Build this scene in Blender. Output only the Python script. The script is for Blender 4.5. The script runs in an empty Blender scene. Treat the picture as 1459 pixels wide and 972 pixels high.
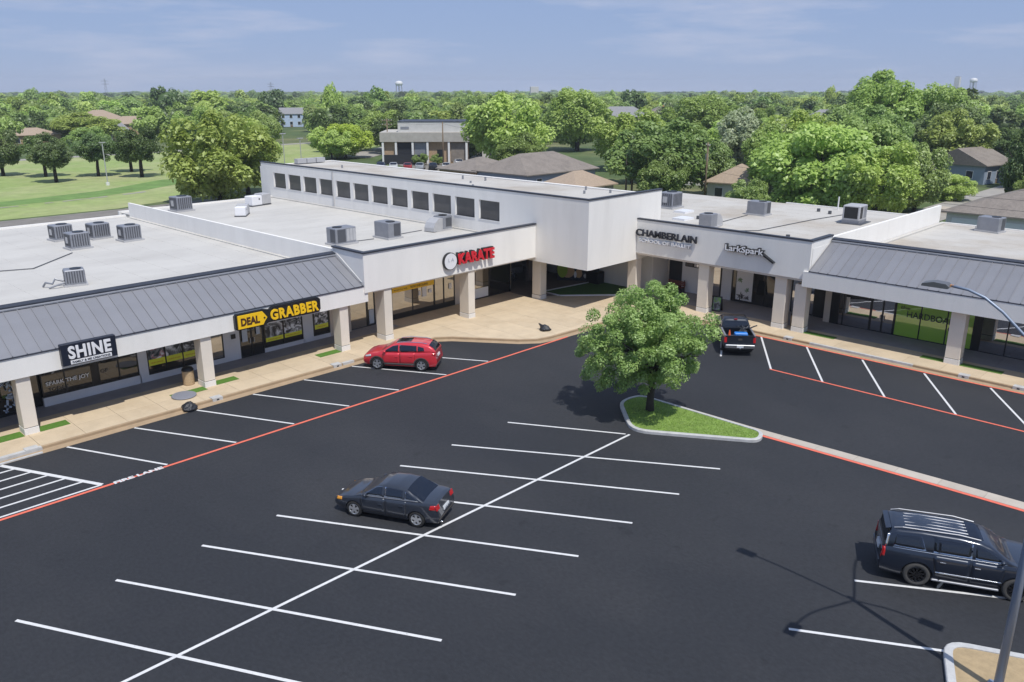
import bpy, bmesh, math, random
import numpy as np
from mathutils import Vector, Matrix, noise
R = math.radians
scn = bpy.context.scene
COL = scn.collection
# ---------------------------------------------------------------- camera
YAW = 0.76668; PITCH = 0.30016; CAMH = 16.0
cam_d = bpy.data.cameras.new('camera'); cam = bpy.data.objects.new('camera', cam_d); COL.objects.link(cam)
cam_d.sensor_width = 36.0; cam_d.lens = 1172.0/1459.0*36.0; cam_d.clip_start = 0.5; cam_d.clip_end = 9000
cam.location = (0, 0, CAMH)
fwd = Vector((math.cos(PITCH)*math.cos(YAW), math.cos(PITCH)*math.sin(YAW), -math.sin(PITCH)))
cam.rotation_euler = fwd.to_track_quat('-Z', 'Y').to_euler()
scn.camera = cam
scn.render.resolution_x = 1024; scn.render.resolution_y = 682
# ---------------------------------------------------------------- light
SUN_EL = 62.5; SH = Vector((0.325, 0.946))            # direction shadows fall on the ground
w = bpy.data.worlds.new('World'); scn.world = w; w.use_nodes = True
nt = w.node_tree; nt.nodes.clear()
def N(nt, t, **kw):
    n = nt.nodes.new(t)
    for k, v in kw.items(): setattr(n, k, v)
    return n
sky = N(nt, 'ShaderNodeTexSky'); sky.sky_type = 'NISHITA'; sky.sun_disc = False
sky.sun_elevation = R(SUN_EL); sky.sun_rotation = math.atan2(-SH.x, -SH.y)
sky.altitude = 150; sky.air_density = 1.0; sky.dust_density = 0.0; sky.ozone_density = 2.0
tint = N(nt, 'ShaderNodeMix', data_type='RGBA', blend_type='MULTIPLY'); tint.inputs[0].default_value = 1.0
tint.inputs[7].default_value = (0.80, 0.80, 1.0, 1)
nt.links.new(sky.outputs[0], tint.inputs[6])
tc = N(nt, 'ShaderNodeTexCoord'); mp = N(nt, 'ShaderNodeMapping'); mp.inputs['Scale'].default_value = (1.6, 1.6, 11)
nt.links.new(tc.outputs['Generated'], mp.inputs[0])
nz = N(nt, 'ShaderNodeTexNoise'); nz.inputs['Scale'].default_value = 2.4; nz.inputs['Detail'].default_value = 7; nz.inputs['Roughness'].default_value = 0.6
nt.links.new(mp.outputs[0], nz.inputs[0])
cr = N(nt, 'ShaderNodeValToRGB'); cr.color_ramp.elements[0].position = 0.50; cr.color_ramp.elements[1].position = 0.74
nt.links.new(nz.outputs[0], cr.inputs[0])
ev = N(nt, 'ShaderNodeMix', data_type='RGBA'); ev.inputs[0].default_value = 0.86; ev.inputs[7].default_value = (2.35, 3.20, 5.15, 1)   # even summer haze over the clear-sky model
nt.links.new(tint.outputs[2], ev.inputs[6])
mx = N(nt, 'ShaderNodeMix', data_type='RGBA'); mx.inputs[7].default_value = (4.6, 4.9, 6.1, 1)
ml = N(nt, 'ShaderNodeMath', operation='MULTIPLY'); ml.inputs[1].default_value = 0.75
nt.links.new(cr.outputs[0], ml.inputs[0]); nt.links.new(ml.outputs[0], mx.inputs[0]); nt.links.new(ev.outputs[2], mx.inputs[6])
bg = N(nt, 'ShaderNodeBackground'); bg.inputs[1].default_value = 0.096
nt.links.new(mx.outputs[2], bg.inputs[0])
nt.links.new(bg.outputs[0], N(nt, 'ShaderNodeOutputWorld').inputs[0])
sd = bpy.data.lights.new('sun', 'SUN'); sun = bpy.data.objects.new('sun', sd); COL.objects.link(sun)
sd.energy = 3.1; sd.angle = R(0.53); sd.color = (1.0, 0.965, 0.90)
ce = math.cos(R(SUN_EL)); sun_dir = Vector((SH.x*ce, SH.y*ce, -math.sin(R(SUN_EL))))
sun.rotation_euler = sun_dir.to_track_quat('-Z', 'Y').to_euler(); sun.location = (-20, -60, 80)
scn.view_settings.view_transform = 'Standard'; scn.view_settings.look = 'None'
scn.view_settings.exposure = 0.35; scn.view_settings.gamma = 1.0; scn.view_settings.use_curve_mapping = False
# ---------------------------------------------------------------- helpers
def empty(name, label=None, cat=None, group=None, loc=(0,0,0), rz=0):
    o = bpy.data.objects.new(name, None); COL.objects.link(o); o.location = loc; o.rotation_euler = (0,0,rz)
    o.empty_display_size = 0.2
    return tag(o, label, cat, group)
def tag(o, label=None, cat=None, group=None, kind=None):
    if label: o['label'] = label
    if cat: o['category'] = cat
    if group: o['group'] = group
    if kind: o['kind'] = kind
    return o
def copy_tree(o, parent=None):
    c = o.copy(); COL.objects.link(c)
    if parent is not None: c.parent = parent
    for ch in list(o.children): copy_tree(ch, c)
    return c
class MB:
    def __init__(s): s.v = []; s.f = []; s.m = []; s.sm = []
    def add(s, vs, fs, mi=0, smooth=False):
        b = len(s.v); s.v += [tuple(v) for v in vs]
        for f in fs: s.f.append(tuple(i+b for i in f)); s.m.append(mi); s.sm.append(smooth)
        return s
    def box(s, x0, y0, z0, x1, y1, z1, mi=0):
        if x0 > x1: x0, x1 = x1, x0
        if y0 > y1: y0, y1 = y1, y0
        if z0 > z1: z0, z1 = z1, z0
        return s.add([(x0,y0,z0),(x1,y0,z0),(x1,y1,z0),(x0,y1,z0),(x0,y0,z1),(x1,y0,z1),(x1,y1,z1),(x0,y1,z1)],
              [(3,2,1,0),(4,5,6,7),(0,1,5,4),(1,2,6,5),(2,3,7,6),(3,0,4,7)], mi)
    def bbox(s, x0, y0, z0, x1, y1, z1, b=0.02, mi=0):      # box with chamfered top and vertical edges
        if x0 > x1: x0, x1 = x1, x0
        if y0 > y1: y0, y1 = y1, y0
        P = lambda d, z: [(x0+d+b,y0+d,z),(x1-d-b,y0+d,z),(x1-d,y0+d+b,z),(x1-d,y1-d-b,z),(x1-d-b,y1-d,z),(x0+d+b,y1-d,z),(x0+d,y1-d-b,z),(x0+d,y0+d+b,z)]
        V = P(0,z0)+P(0,z1-b)+P(b,z1); F = [tuple(range(7,-1,-1)), tuple(range(16,24))]
        for k in (0,8):
            for i in range(8): j=(i+1)%8; F.append((k+i,k+j,k+8+j,k+8+i))
        return s.add(V, F, mi)
    def prism(s, pts, z0, z1, mi=0, mtop=None):
        n = len(pts)
        s.add([(p[0],p[1],z0) for p in pts]+[(p[0],p[1],z1) for p in pts],
              [(i,(i+1)%n,n+(i+1)%n,n+i) for i in range(n)]+[tuple(range(n-1,-1,-1))], mi)
        b = len(s.v)-n; s.f.append(tuple(range(b,b+n))); s.m.append(mi if mtop is None else mtop); s.sm.append(False)
        return s
    def ext(s, pts, axis, a0, a1, mi=0):                    # profile pts (u,w): extrude along axis 'x' or 'y'
        n = len(pts)
        g = (lambda a,p:(a,p[0],p[1])) if axis=='x' else (lambda a,p:(p[0],a,p[1]))
        return s.add([g(a0,p) for p in pts]+[g(a1,p) for p in pts],
              [(i,(i+1)%n,n+(i+1)%n,n+i) for i in range(n)]+[tuple(range(n-1,-1,-1)), tuple(range(n,2*n))], mi)
    def tube(s, path, r, n=8, mi=0, cap=True):
        path = [Vector(p) for p in path]; rs = r if isinstance(r,(list,tuple)) else [r]*len(path)
        V=[];F=[]; up = Vector((0,0,1))
        t0 = (path[1]-path[0]).normalized(); a = t0.orthogonal().normalized()
        for i,p in enumerate(path):
            t = (path[min(i+1,len(path)-1)]-path[max(i-1,0)]).normalized()
            a = (a - t*a.dot(t)).normalized(); b = t.cross(a)
            for k in range(n):
                th = 2*math.pi*k/n; V.append(p+(a*math.cos(th)+b*math.sin(th))*rs[i])
        for i in range(len(path)-1):
            for k in range(n): F.append((i*n+k,i*n+(k+1)%n,(i+1)*n+(k+1)%n,(i+1)*n+k))
        if cap: F.append(tuple(range(n-1,-1,-1))); F.append(tuple((len(path)-1)*n+k for k in range(n)))
        return s.add(V,F,mi,n>6)
    def cyl(s, c, r, z0, z1, n=16, mi=0, r1=None):
        r1 = r if r1 is None else r1
        V=[(c[0]+r*math.cos(2*math.pi*k/n),c[1]+r*math.sin(2*math.pi*k/n),z0) for k in range(n)]+[(c[0]+r1*math.cos(2*math.pi*k/n),c[1]+r1*math.sin(2*math.pi*k/n),z1) for k in range(n)]
        return s.add(V,[(k,(k+1)%n,n+(k+1)%n,n+k) for k in range(n)]+[tuple(range(n-1,-1,-1)),tuple(range(n,2*n))],mi,False)
    def mesh(s, name, mats):
        me = bpy.data.meshes.new(name); me.from_pydata(s.v, [], s.f)
        for m in (mats if isinstance(mats,(list,tuple)) else [mats]): me.materials.append(m)
        me.polygons.foreach_set('material_index', s.m); me.polygons.foreach_set('use_smooth', s.sm)
        me.update(); return me
    def build(s, name, mats, parent=None, **t):
        o = bpy.data.objects.new(name, s.mesh(name, mats)); COL.objects.link(o)
        if parent is not None: o.parent = parent
        return tag(o, **t)
def inst(name, me, parent=None, loc=(0,0,0), rot=(0,0,0), scale=(1,1,1), **t):
    o = bpy.data.objects.new(name, me); COL.objects.link(o); o.location = loc; o.rotation_euler = rot; o.scale = scale
    if parent is not None: o.parent = parent
    return tag(o, **t)
def mat(name, col, rough=0.7, metal=0.0, spec=0.5, var=0.0, vscale=1.0, bump=0.0, bscale=30.0, col2=None, c2scale=0.4, c2lo=0.45, c2hi=0.65, coat=0.0, stretch=None, oi=0.0, emit=None, det=5, coord='Object'):
    m = bpy.data.materials.new(name); m.use_nodes = True; nt = m.node_tree; b = nt.nodes['Principled BSDF']
    b.inputs['Base Color'].default_value = (*col,1); b.inputs['Roughness'].default_value = rough; b.inputs['Metallic'].default_value = metal
    b.inputs['Specular IOR Level'].default_value = spec; b.inputs['Coat Weight'].default_value = coat; b.inputs['Coat Roughness'].default_value = 0.03
    L = nt.links.new
    if var or bump or col2:
        tcn = N(nt,'ShaderNodeTexCoord'); src = tcn.outputs[coord]
        if coord == 'World': pass
        if stretch:
            mpn = N(nt,'ShaderNodeMapping'); mpn.inputs['Scale'].default_value = stretch; L(src, mpn.inputs[0]); src = mpn.outputs[0]
    cur = None
    if col2:
        n2 = N(nt,'ShaderNodeTexNoise'); n2.inputs['Scale'].default_value = c2scale; n2.inputs['Detail'].default_value = det; n2.inputs['Roughness'].default_value = 0.62; L(src,n2.inputs[0])
        mr = N(nt,'ShaderNodeMapRange'); mr.inputs[1].default_value = c2lo; mr.inputs[2].default_value = c2hi; L(n2.outputs[0], mr.inputs[0])
        mc = N(nt,'ShaderNodeMix',data_type='RGBA'); mc.inputs[6].default_value=(*col,1); mc.inputs[7].default_value=(*col2,1); L(mr.outputs[0],mc.inputs[0]); cur = mc.outputs[2]
    if var:
        n1 = N(nt,'ShaderNodeTexNoise'); n1.inputs['Scale'].default_value = vscale; n1.inputs['Detail'].default_value = 6; n1.inputs['Roughness'].default_value = 0.65; L(src,n1.inputs[0])
        mr = N(nt,'ShaderNodeMapRange'); mr.inputs[1].default_value=0.3; mr.inputs[2].default_value=0.7; mr.inputs[3].default_value = 1-var; mr.inputs[4].default_value = 1+var; L(n1.outputs[0],mr.inputs[0])
        mm = N(nt,'ShaderNodeVectorMath',operation='SCALE'); L(mr.outputs[0],mm.inputs['Scale'])
        if cur: L(cur, mm.inputs[0])
        else: mm.inputs[0].default_value = col
        cur = mm.outputs[0]
    if oi:
        ob = N(nt,'ShaderNodeObjectInfo'); mr = N(nt,'ShaderNodeMapRange'); mr.inputs[3].default_value=1-oi; mr.inputs[4].default_value=1+oi; L(ob.outputs['Random'],mr.inputs[0])
        mm = N(nt,'ShaderNodeVectorMath',operation='SCALE'); L(mr.outputs[0],mm.inputs['Scale'])
        if cur: L(cur, mm.inputs[0])
        else: mm.inputs[0].default_value = col
        cur = mm.outputs[0]
    if cur: L(cur, b.inputs['Base Color'])
    if bump:
        nb = N(nt,'ShaderNodeTexNoise'); nb.inputs['Scale'].default_value=bscale; nb.inputs['Detail'].default_value=4; L(src,nb.inputs[0])
        bn = N(nt,'ShaderNodeBump'); bn.inputs['Strength'].default_value=bump; bn.inputs['Distance'].default_value=0.02; L(nb.outputs[0],bn.inputs['Height']); L(bn.outputs[0],b.inputs['Normal'])
    if emit: b.inputs['Emission Color'].default_value=(*emit,1); b.inputs['Emission Strength'].default_value=1
    return m
def glassmat(name, col, refl=0.35, rough=0.02, tintc=(0.85,0.9,1.0), wav=0.0):
    m = bpy.data.materials.new(name); m.use_nodes = True; nt = m.node_tree; b = nt.nodes['Principled BSDF']; L = nt.links.new
    b.inputs['Base Color'].default_value=(*col,1); b.inputs['Roughness'].default_value=0.6; b.inputs['Specular IOR Level'].default_value=0.0
    g = N(nt,'ShaderNodeBsdfGlossy'); g.inputs[0].default_value=(*tintc,1); g.inputs[1].default_value=rough
    lw = N(nt,'ShaderNodeLayerWeight'); lw.inputs[0].default_value=0.25
    mr = N(nt,'ShaderNodeMapRange'); mr.inputs[3].default_value=refl; mr.inputs[4].default_value=min(1,refl+0.6); L(lw.outputs['Fresnel'],mr.inputs[0])
    mix = N(nt,'ShaderNodeMixShader'); L(mr.outputs[0],mix.inputs[0]); L(b.outputs[0],mix.inputs[1]); L(g.outputs[0],mix.inputs[2])
    tcn = N(nt,'ShaderNodeTexCoord'); n1 = N(nt,'ShaderNodeTexNoise'); n1.inputs['Scale'].default_value=0.9; L(tcn.outputs['Object'],n1.inputs[0])
    bn = N(nt,'ShaderNodeBump'); bn.inputs['Strength'].default_value=0.12; bn.inputs['Distance'].default_value=0.02; L(n1.outputs[0],bn.inputs['Height']); L(bn.outputs[0],g.inputs['Normal'])
    L(mix.outputs[0], nt.nodes['Material Output'].inputs[0]); return m
def text_mesh(body, size, depth=0.02, bold=0.0, align='LEFT', width=None, spacing=1.0, shear=0.0):
    cu = bpy.data.curves.new('t','FONT'); cu.body = body; cu.size = size; cu.extrude = depth; cu.offset = bold; cu.align_x = align
    cu.space_character = spacing; cu.shear = shear; cu.resolution_u = 3
    ob = bpy.data.objects.new('t', cu); COL.objects.link(ob); bpy.context.view_layer.update()
    me = bpy.data.meshes.new_from_object(ob.evaluated_get(bpy.context.evaluated_depsgraph_get()))
    bpy.data.objects.remove(ob); bpy.data.curves.remove(cu)
    n=len(me.vertices); a=np.empty(n*3); me.vertices.foreach_get('co',a); a=a.reshape(-1,3)
    mn=a.min(0); mxx=a.max(0); a[:,0]-=mn[0]; a[:,1]-=mn[1]
    if width: a[:,0]*= width/(mxx[0]-mn[0])
    me.vertices.foreach_set('co',a.ravel()); me.update()
    return me
def text(name, body, size, m, parent, loc, face, width=None, depth=0.02, bold=0.0, height=None, spacing=1.0, **t):
    """face: 'L' = on a wall facing -y (reads along +x);  'R' = on a wall facing -x (reads along -y);  'G' = on the ground"""
    me = text_mesh(body, size, depth, bold, 'LEFT', width, spacing); me.name = name
    if height:
        a=np.empty(len(me.vertices)*3); me.vertices.foreach_get('co',a); a=a.reshape(-1,3); a[:,1]*=height/a[:,1].max(); me.vertices.foreach_set('co',a.ravel()); me.update()
    me.materials.clear(); me.materials.append(m)
    rot = {'L':(R(90),0,0),'R':(R(90),0,R(-90)),'G':(0,0,0)}[face]
    return inst(name, me, parent, loc, rot, **t)
# ---------------------------------------------------------------- materials
M = {}
M['asphalt'] = mat('asphalt',(0.0245,0.0265,0.0315),0.72,spec=0.35,var=0.22,vscale=9.0,bump=0.6,bscale=60,col2=(0.040,0.041,0.045),c2scale=0.11,c2lo=0.42,c2hi=0.75,stretch=(1,.55,1),det=10)
def oil(m):
    nt=m.node_tree; b=nt.nodes['Principled BSDF']; L=nt.links.new; src=b.inputs['Base Color'].links[0].from_socket
    tcn=N(nt,'ShaderNodeTexCoord'); n1=N(nt,'ShaderNodeTexNoise'); n1.inputs['Scale'].default_value=0.9; n1.inputs['Detail'].default_value=3; L(tcn.outputs['Object'],n1.inputs[0])
    mr=N(nt,'ShaderNodeMapRange'); mr.inputs[1].default_value=.66; mr.inputs[2].default_value=.74; mr.inputs[3].default_value=1.0; mr.inputs[4].default_value=.72; L(n1.outputs[0],mr.inputs[0])
    n2=N(nt,'ShaderNodeTexNoise'); n2.inputs['Scale'].default_value=30; n2.inputs['Detail'].default_value=2; L(tcn.outputs['Object'],n2.inputs[0])
    m2=N(nt,'ShaderNodeMapRange'); m2.inputs[1].default_value=.72; m2.inputs[2].default_value=.80; m2.inputs[3].default_value=1.0; m2.inputs[4].default_value=2.6; L(n2.outputs[0],m2.inputs[0])
    mm=N(nt,'ShaderNodeMath',operation='MULTIPLY'); L(mr.outputs[0],mm.inputs[0]); L(m2.outputs[0],mm.inputs[1])
    v=N(nt,'ShaderNodeVectorMath',operation='SCALE'); L(src,v.inputs[0]); L(mm.outputs[0],v.inputs['Scale']); L(v.outputs[0],b.inputs['Base Color'])
oil(M['asphalt'])
M['alley'] = mat('old_concrete_alley',(0.20,0.185,0.165),0.9,var=0.18,vscale=0.5,bump=0.2)
M['road'] = mat('pale_road',(0.33,0.31,0.28),0.9,var=0.12,vscale=0.4)
M['white_line'] = mat('white_road_paint',(0.64,0.64,0.64),0.6,var=0.10,vscale=6,col2=(0.30,0.30,0.31),c2scale=9,c2lo=0.60,c2hi=0.80)
M['red_line'] = mat('red_road_paint',(0.74,0.16,0.10),0.6,var=0.12,vscale=5)
M['slab'] = mat('tan_concrete',(0.55,0.445,0.31),0.85,var=0.07,vscale=1.3,bump=0.15,bscale=50,col2=(0.49,0.385,0.26),c2scale=0.5,c2lo=0.5,c2hi=0.75,oi=0.05)
M['slab_shade'] = mat('canopy_shade_grey_concrete',(0.30,0.29,0.30),0.85,var=0.08,vscale=1.3,bump=0.15,bscale=50,oi=0.05)  # canopy shade put into the slab colour as a darker grey
M['gutter'] = mat('tan_gutter_concrete',(0.37,0.27,0.17),0.85,var=0.12,vscale=1.5,bump=0.2)
M['joint'] = mat('slab_joint',(0.20,0.15,0.10),0.9)
M['median'] = mat('pale_median_concrete',(0.46,0.41,0.35),0.85,var=0.08,vscale=1.5,bump=0.15,oi=0.04)
M['curbwhite'] = mat('white_painted_kerb',(0.48,0.48,0.475),0.6,var=0.14,vscale=3,col2=(0.45,0.44,0.42),c2scale=2.2,c2lo=0.6,c2hi=0.75)
M['stucco'] = mat('white_stucco',(0.82,0.80,0.765),0.85,var=0.03,vscale=0.6,bump=0.35,bscale=25,col2=(0.75,0.73,0.695),c2scale=0.9,c2lo=0.5,c2hi=0.85,stretch=(1.3,1.3,.22))
M['palebl'] = mat('pale_blue_siding',(0.46,0.56,0.74),0.8,var=0.04)
M['beige'] = mat('beige_wall_paint',(0.60,0.53,0.45),0.8,var=0.05,vscale=0.8,bump=0.2)
M['column'] = mat('column_stucco',(0.72,0.66,0.575),0.82,var=0.04,vscale=0.9,bump=0.35,bscale=30)
M['plinth'] = mat('column_base_paint',(0.74,0.72,0.69),0.8,var=0.05,vscale=2,bump=0.2)
M['lowwall'] = mat('white_shop_wall',(0.66,0.67,0.70),0.8,var=0.05,vscale=0.8,bump=0.2)
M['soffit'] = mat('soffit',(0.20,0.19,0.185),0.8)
M['roof'] = mat('white_roof_membrane',(0.52,0.505,0.475),0.8,var=0.03,vscale=0.35,bump=0.08,col2=(0.45,0.435,0.41),c2scale=0.16,c2lo=0.42,c2hi=0.7,stretch=(1,2.4,1),det=8)
M['roofold'] = mat('weathered_roof_membrane',(0.49,0.47,0.435),0.85,var=0.05,vscale=0.4,col2=(0.36,0.31,0.25),c2scale=0.14,c2lo=0.45,c2hi=0.72,bump=0.1,det=8)
M['metalroof'] = mat('grey_standing_seam_metal',(0.24,0.242,0.262),0.45,metal=0.2,var=0.05,vscale=0.8,oi=0.045)
M['coping'] = mat('dark_slate_coping',(0.045,0.05,0.065),0.5,metal=0.2,var=0.1,vscale=2)
M['black'] = mat('black_frame',(0.012,0.013,0.015),0.4)
M['darkwall'] = mat('black_wall_paint',(0.02,0.021,0.026),0.6)
M['brown'] = mat('brown_pavement',(0.21,0.175,0.155),0.9,var=0.1,vscale=2,bump=0.2)
M['glass'] = glassmat('tinted_shop_glass',(0.022,0.021,0.020),0.10,tintc=(0.72,0.70,0.68))
M['glassb'] = glassmat('brown_shop_glass',(0.14,0.125,0.10),0.42,tintc=(0.9,0.86,0.8))
M['glassc'] = glassmat('clear_shop_glass',(0.028,0.03,0.034),0.55,tintc=(0.95,0.95,1.0))
M['greenfilm'] = glassmat('green_window_film',(0.33,0.58,0.06),0.14,tintc=(0.9,1.0,0.8))
M['louvre'] = mat('dark_grey_window_film',(0.085,0.083,0.082),0.35,var=0.25,vscale=0.5,spec=0.5)
M['yellow'] = mat('yellow_sign_face',(0.90,0.55,0.012),0.45)
M['signwhite'] = mat('white_sign_face',(0.78,0.78,0.80),0.5)
M['signdark'] = mat('dark_blue_black_sign',(0.010,0.014,0.028),0.4)
M['red'] = mat('red_sign_face',(0.62,0.020,0.035),0.4)
M['turf'] = mat('artificial_turf',(0.085,0.19,0.022),0.95,var=0.2,vscale=14,bump=0.6,bscale=120)
M['turfd'] = mat('dark_artificial_turf',(0.07,0.17,0.035),0.95,var=0.15,vscale=10,bump=0.6,bscale=120)
M['grass'] = mat('lawn_grass',(0.25,0.33,0.10),0.95,var=0.18,vscale=0.5,col2=(0.36,0.37,0.18),c2scale=0.045,c2lo=0.42,c2hi=0.66,bump=0.4,bscale=8,det=7)
M['grassdark'] = mat('unmown_grass',(0.14,0.24,0.06),0.95,var=0.25,vscale=0.4,bump=0.4,bscale=6)
M['ground'] = mat('ground_cover',(0.075,0.115,0.035),0.95,var=0.3,vscale=0.08,col2=(0.16,0.16,0.07),c2scale=0.02,c2lo=0.5,c2hi=0.65)
M['islandgrass'] = mat('island_grass_soil',(0.18,0.27,0.06),0.95,var=0.3,vscale=3)
M['gravel'] = mat('tan_gravel_concrete',(0.38,0.285,0.165),0.9,var=0.16,vscale=4,bump=0.4,bscale=60)
M['hvac'] = mat('grey_hvac_metal',(0.27,0.28,0.31),0.45,metal=0.35,var=0.1,vscale=2)
M['hvacl'] = mat('pale_hvac_metal',(0.46,0.46,0.47),0.5,metal=0.2,var=0.08,vscale=2)
M['fin'] = mat('hvac_dark_fins',(0.10,0.105,0.12),0.5,metal=0.4)
M['skylight'] = mat('white_skylight',(0.78,0.79,0.82),0.3)
M['shingle'] = mat('grey_brown_shingles',(0.235,0.205,0.18),0.95,var=0.16,vscale=3.5,bump=0.5,bscale=9,col2=(0.19,0.165,0.145),c2scale=0.5)
M['shingle2'] = mat('tan_shingles',(0.36,0.28,0.21),0.95,var=0.14,vscale=3.5,bump=0.5,bscale=9)
M['shingle3'] = mat('grey_shingles',(0.25,0.25,0.26),0.95,var=0.14,vscale=3,bump=0.5,bscale=9)
M['brick'] = mat('tan_brick_wall',(0.40,0.28,0.18),0.9,var=0.14,vscale=3,bump=0.3)
M['bluewall'] = mat('blue_grey_siding',(0.27,0.33,0.42),0.8,var=0.05,vscale=2)
M['palewall'] = mat('pale_siding',(0.60,0.58,0.55),0.8,var=0.06,vscale=1.5)
M['winglass'] = mat('house_window_glass',(0.03,0.035,0.045),0.08,spec=0.8)
M['trim'] = mat('white_trim',(0.72,0.72,0.72),0.6)
M['wood'] = mat('weathered_wood',(0.19,0.14,0.095),0.9,var=0.2,vscale=6)
M['bark'] = mat('dark_bark',(0.045,0.036,0.03),0.95,var=0.3,vscale=6,bump=0.8,bscale=14)
M['pole'] = mat('blue_grey_steel_pole',(0.24,0.29,0.38),0.4,metal=0.25,var=0.05)
M['lampgrey'] = mat('bronze_grey_lamp_head',(0.16,0.16,0.165),0.4,metal=0.4)
M['bag'] = mat('black_bin_bag',(0.022,0.023,0.028),0.45,spec=0.5,bump=0.9,bscale=9)
M['binbag'] = M['bag']
def leafmat(name, c1, c2, trans=0.42):
    m = bpy.data.materials.new(name); m.use_nodes=True; nt=m.node_tree; nt.nodes.clear(); L=nt.links.new
    at = N(nt,'ShaderNodeAttribute'); at.attribute_name='rnd'
    mc = N(nt,'ShaderNodeMix',data_type='RGBA'); mc.inputs[6].default_value=(*c1,1); mc.inputs[7].default_value=(*c2,1); L(at.outputs['Fac'],mc.inputs[0])
    ob = N(nt,'ShaderNodeObjectInfo'); hs = N(nt,'ShaderNodeHueSaturation')
    mr = N(nt,'ShaderNodeMapRange'); mr.inputs[3].default_value=0.486; mr.inputs[4].default_value=0.512; L(ob.outputs['Random'],mr.inputs[0]); L(mr.outputs[0],hs.inputs['Hue'])
    mu = N(nt,'ShaderNodeMath',operation='MULTIPLY'); mu.inputs[1].default_value=7.31; L(ob.outputs['Random'],mu.inputs[0]); fr=N(nt,'ShaderNodeMath',operation='FRACT'); L(mu.outputs[0],fr.inputs[0])
    mr2 = N(nt,'ShaderNodeMapRange'); mr2.inputs[3].default_value=0.86; mr2.inputs[4].default_value=1.18; L(fr.outputs[0],mr2.inputs[0]); L(mr2.outputs[0],hs.inputs['Value'])
    L(mc.outputs[2],hs.inputs['Color'])
    d = N(nt,'ShaderNodeBsdfDiffuse'); t = N(nt,'ShaderNodeBsdfTranslucent'); L(hs.outputs[0],d.inputs[0]); L(hs.outputs[0],t.inputs[0])
    g = N(nt,'ShaderNodeBsdfGlossy'); g.inputs[1].default_value=0.5; g.inputs[0].default_value=(0.8,0.85,0.8,1)
    mix = N(nt,'ShaderNodeMixShader'); mix.inputs[0].default_value=trans; L(d.outputs[0],mix.inputs[1]); L(t.outputs[0],mix.inputs[2])
    m2 = N(nt,'ShaderNodeMixShader'); m2.inputs[0].default_value=0.05; L(mix.outputs[0],m2.inputs[1]); L(g.outputs[0],m2.inputs[2])
    L(m2.outputs[0], N(nt,'ShaderNodeOutputMaterial').inputs[0]); return m
LF = {'near': leafmat('island_tree_leaves',(0.23,0.355,0.08),(0.45,0.585,0.20)),
      'bright': leafmat('bright_green_leaves',(0.29,0.41,0.075),(0.53,0.66,0.19)),
      'mid': leafmat('mid_green_leaves',(0.205,0.31,0.075),(0.38,0.50,0.15)),
      'dark': leafmat('dark_green_leaves',(0.10,0.16,0.048),(0.19,0.27,0.08),0.38),
      'yellow': leafmat('yellow_green_leaves',(0.40,0.50,0.04),(0.62,0.70,0.10)),
      'silver': leafmat('silvery_leaves',(0.28,0.38,0.18),(0.62,0.70,0.46)),
      'bare': leafmat('dry_grey_twigs',(0.20,0.165,0.15),(0.27,0.23,0.21)),
      'grass': leafmat('grass_blades',(0.22,0.34,0.06),(0.38,0.50,0.12))}

# ---------------------------------------------------------------- ground, lot, pavements
def struct(name, mb, m, parent=None): 
    o = mb.build(name, m, parent)
    if parent is None: o['kind']='structure'
    return o
# terrain: flat near, falling away gently beyond 350 m; radial sheet to the horizon
def terr(r): 
    return -0.03 if r < 350 else -0.03 - 9.0*min(1,(r-350)/1300.0)
V=[(0,0,-0.03)]; F=[]; rings=[30,60,100,150,200,260,320,400,520,680,850,1100,1400,1800,2300,2990]; n=72
for r in rings:
    for k in range(n): a=2*math.pi*k/n; V.append((r*math.cos(a),r*math.sin(a),terr(r)))
for k in range(n): F.append((0,1+k,1+(k+1)%n))
for i in range(len(rings)-1):
    for k in range(n): F.append((1+i*n+k,1+(i+1)*n+k,1+(i+1)*n+(k+1)%n,1+i*n+(k+1)%n))
struct('ground', MB().add(V,F,0,True), M['ground'])
def sheet(name, pts, z, m, parent=None): 
    mb=MB(); mb.add([(p[0],p[1],z) for p in pts],[tuple(range(len(pts)))]); return struct(name,mb,m,parent)
lot = sheet('parking_lot',[(-25,-25),(60,-25),(60,50),(-25,50)],0.0,M['asphalt'])
sheet('lawn',[(-40,117),(44,117.5),(60,123),(80,150),(108,140),(104,160),(150,196),(150,215),(-40,206)],-0.005,M['grass'])
sheet('ditch_grass',[(-40,131.0),(33,131),(47,132.5),(56,136),(72,146),(64,149),(50,140),(36,136.5),(-40,136)],0.012,M['grassdark'])
sheet('back_alley',[(-40,82),(110,82),(110,100),(76,104),(60,118),(44,116.6),(-40,115)],0.012,M['alley'])
sheet('service_alley',[(77.0,-20),(84,-20),(84,104),(77.0,104)],0.028,M['alley'])
# the neighbours' parking behind the hall
sheet('rear_parking',[(100,112),(118,106),(136,124),(150,150),(136,158),(121,143),(112,142)],0.02,M['alley'])
sheet('far_road',[(-40,206),(150,215),(150,219),(-40,211)],0.02,M['road'])
sheet('far_driveway',[(118,160),(150,184),(146,190),(112,166)],0.02,M['road'])
sheet('house_street',[(84,38),(200,38),(200,32.5),(84,32.5)],0.018,M['road'])
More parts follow.
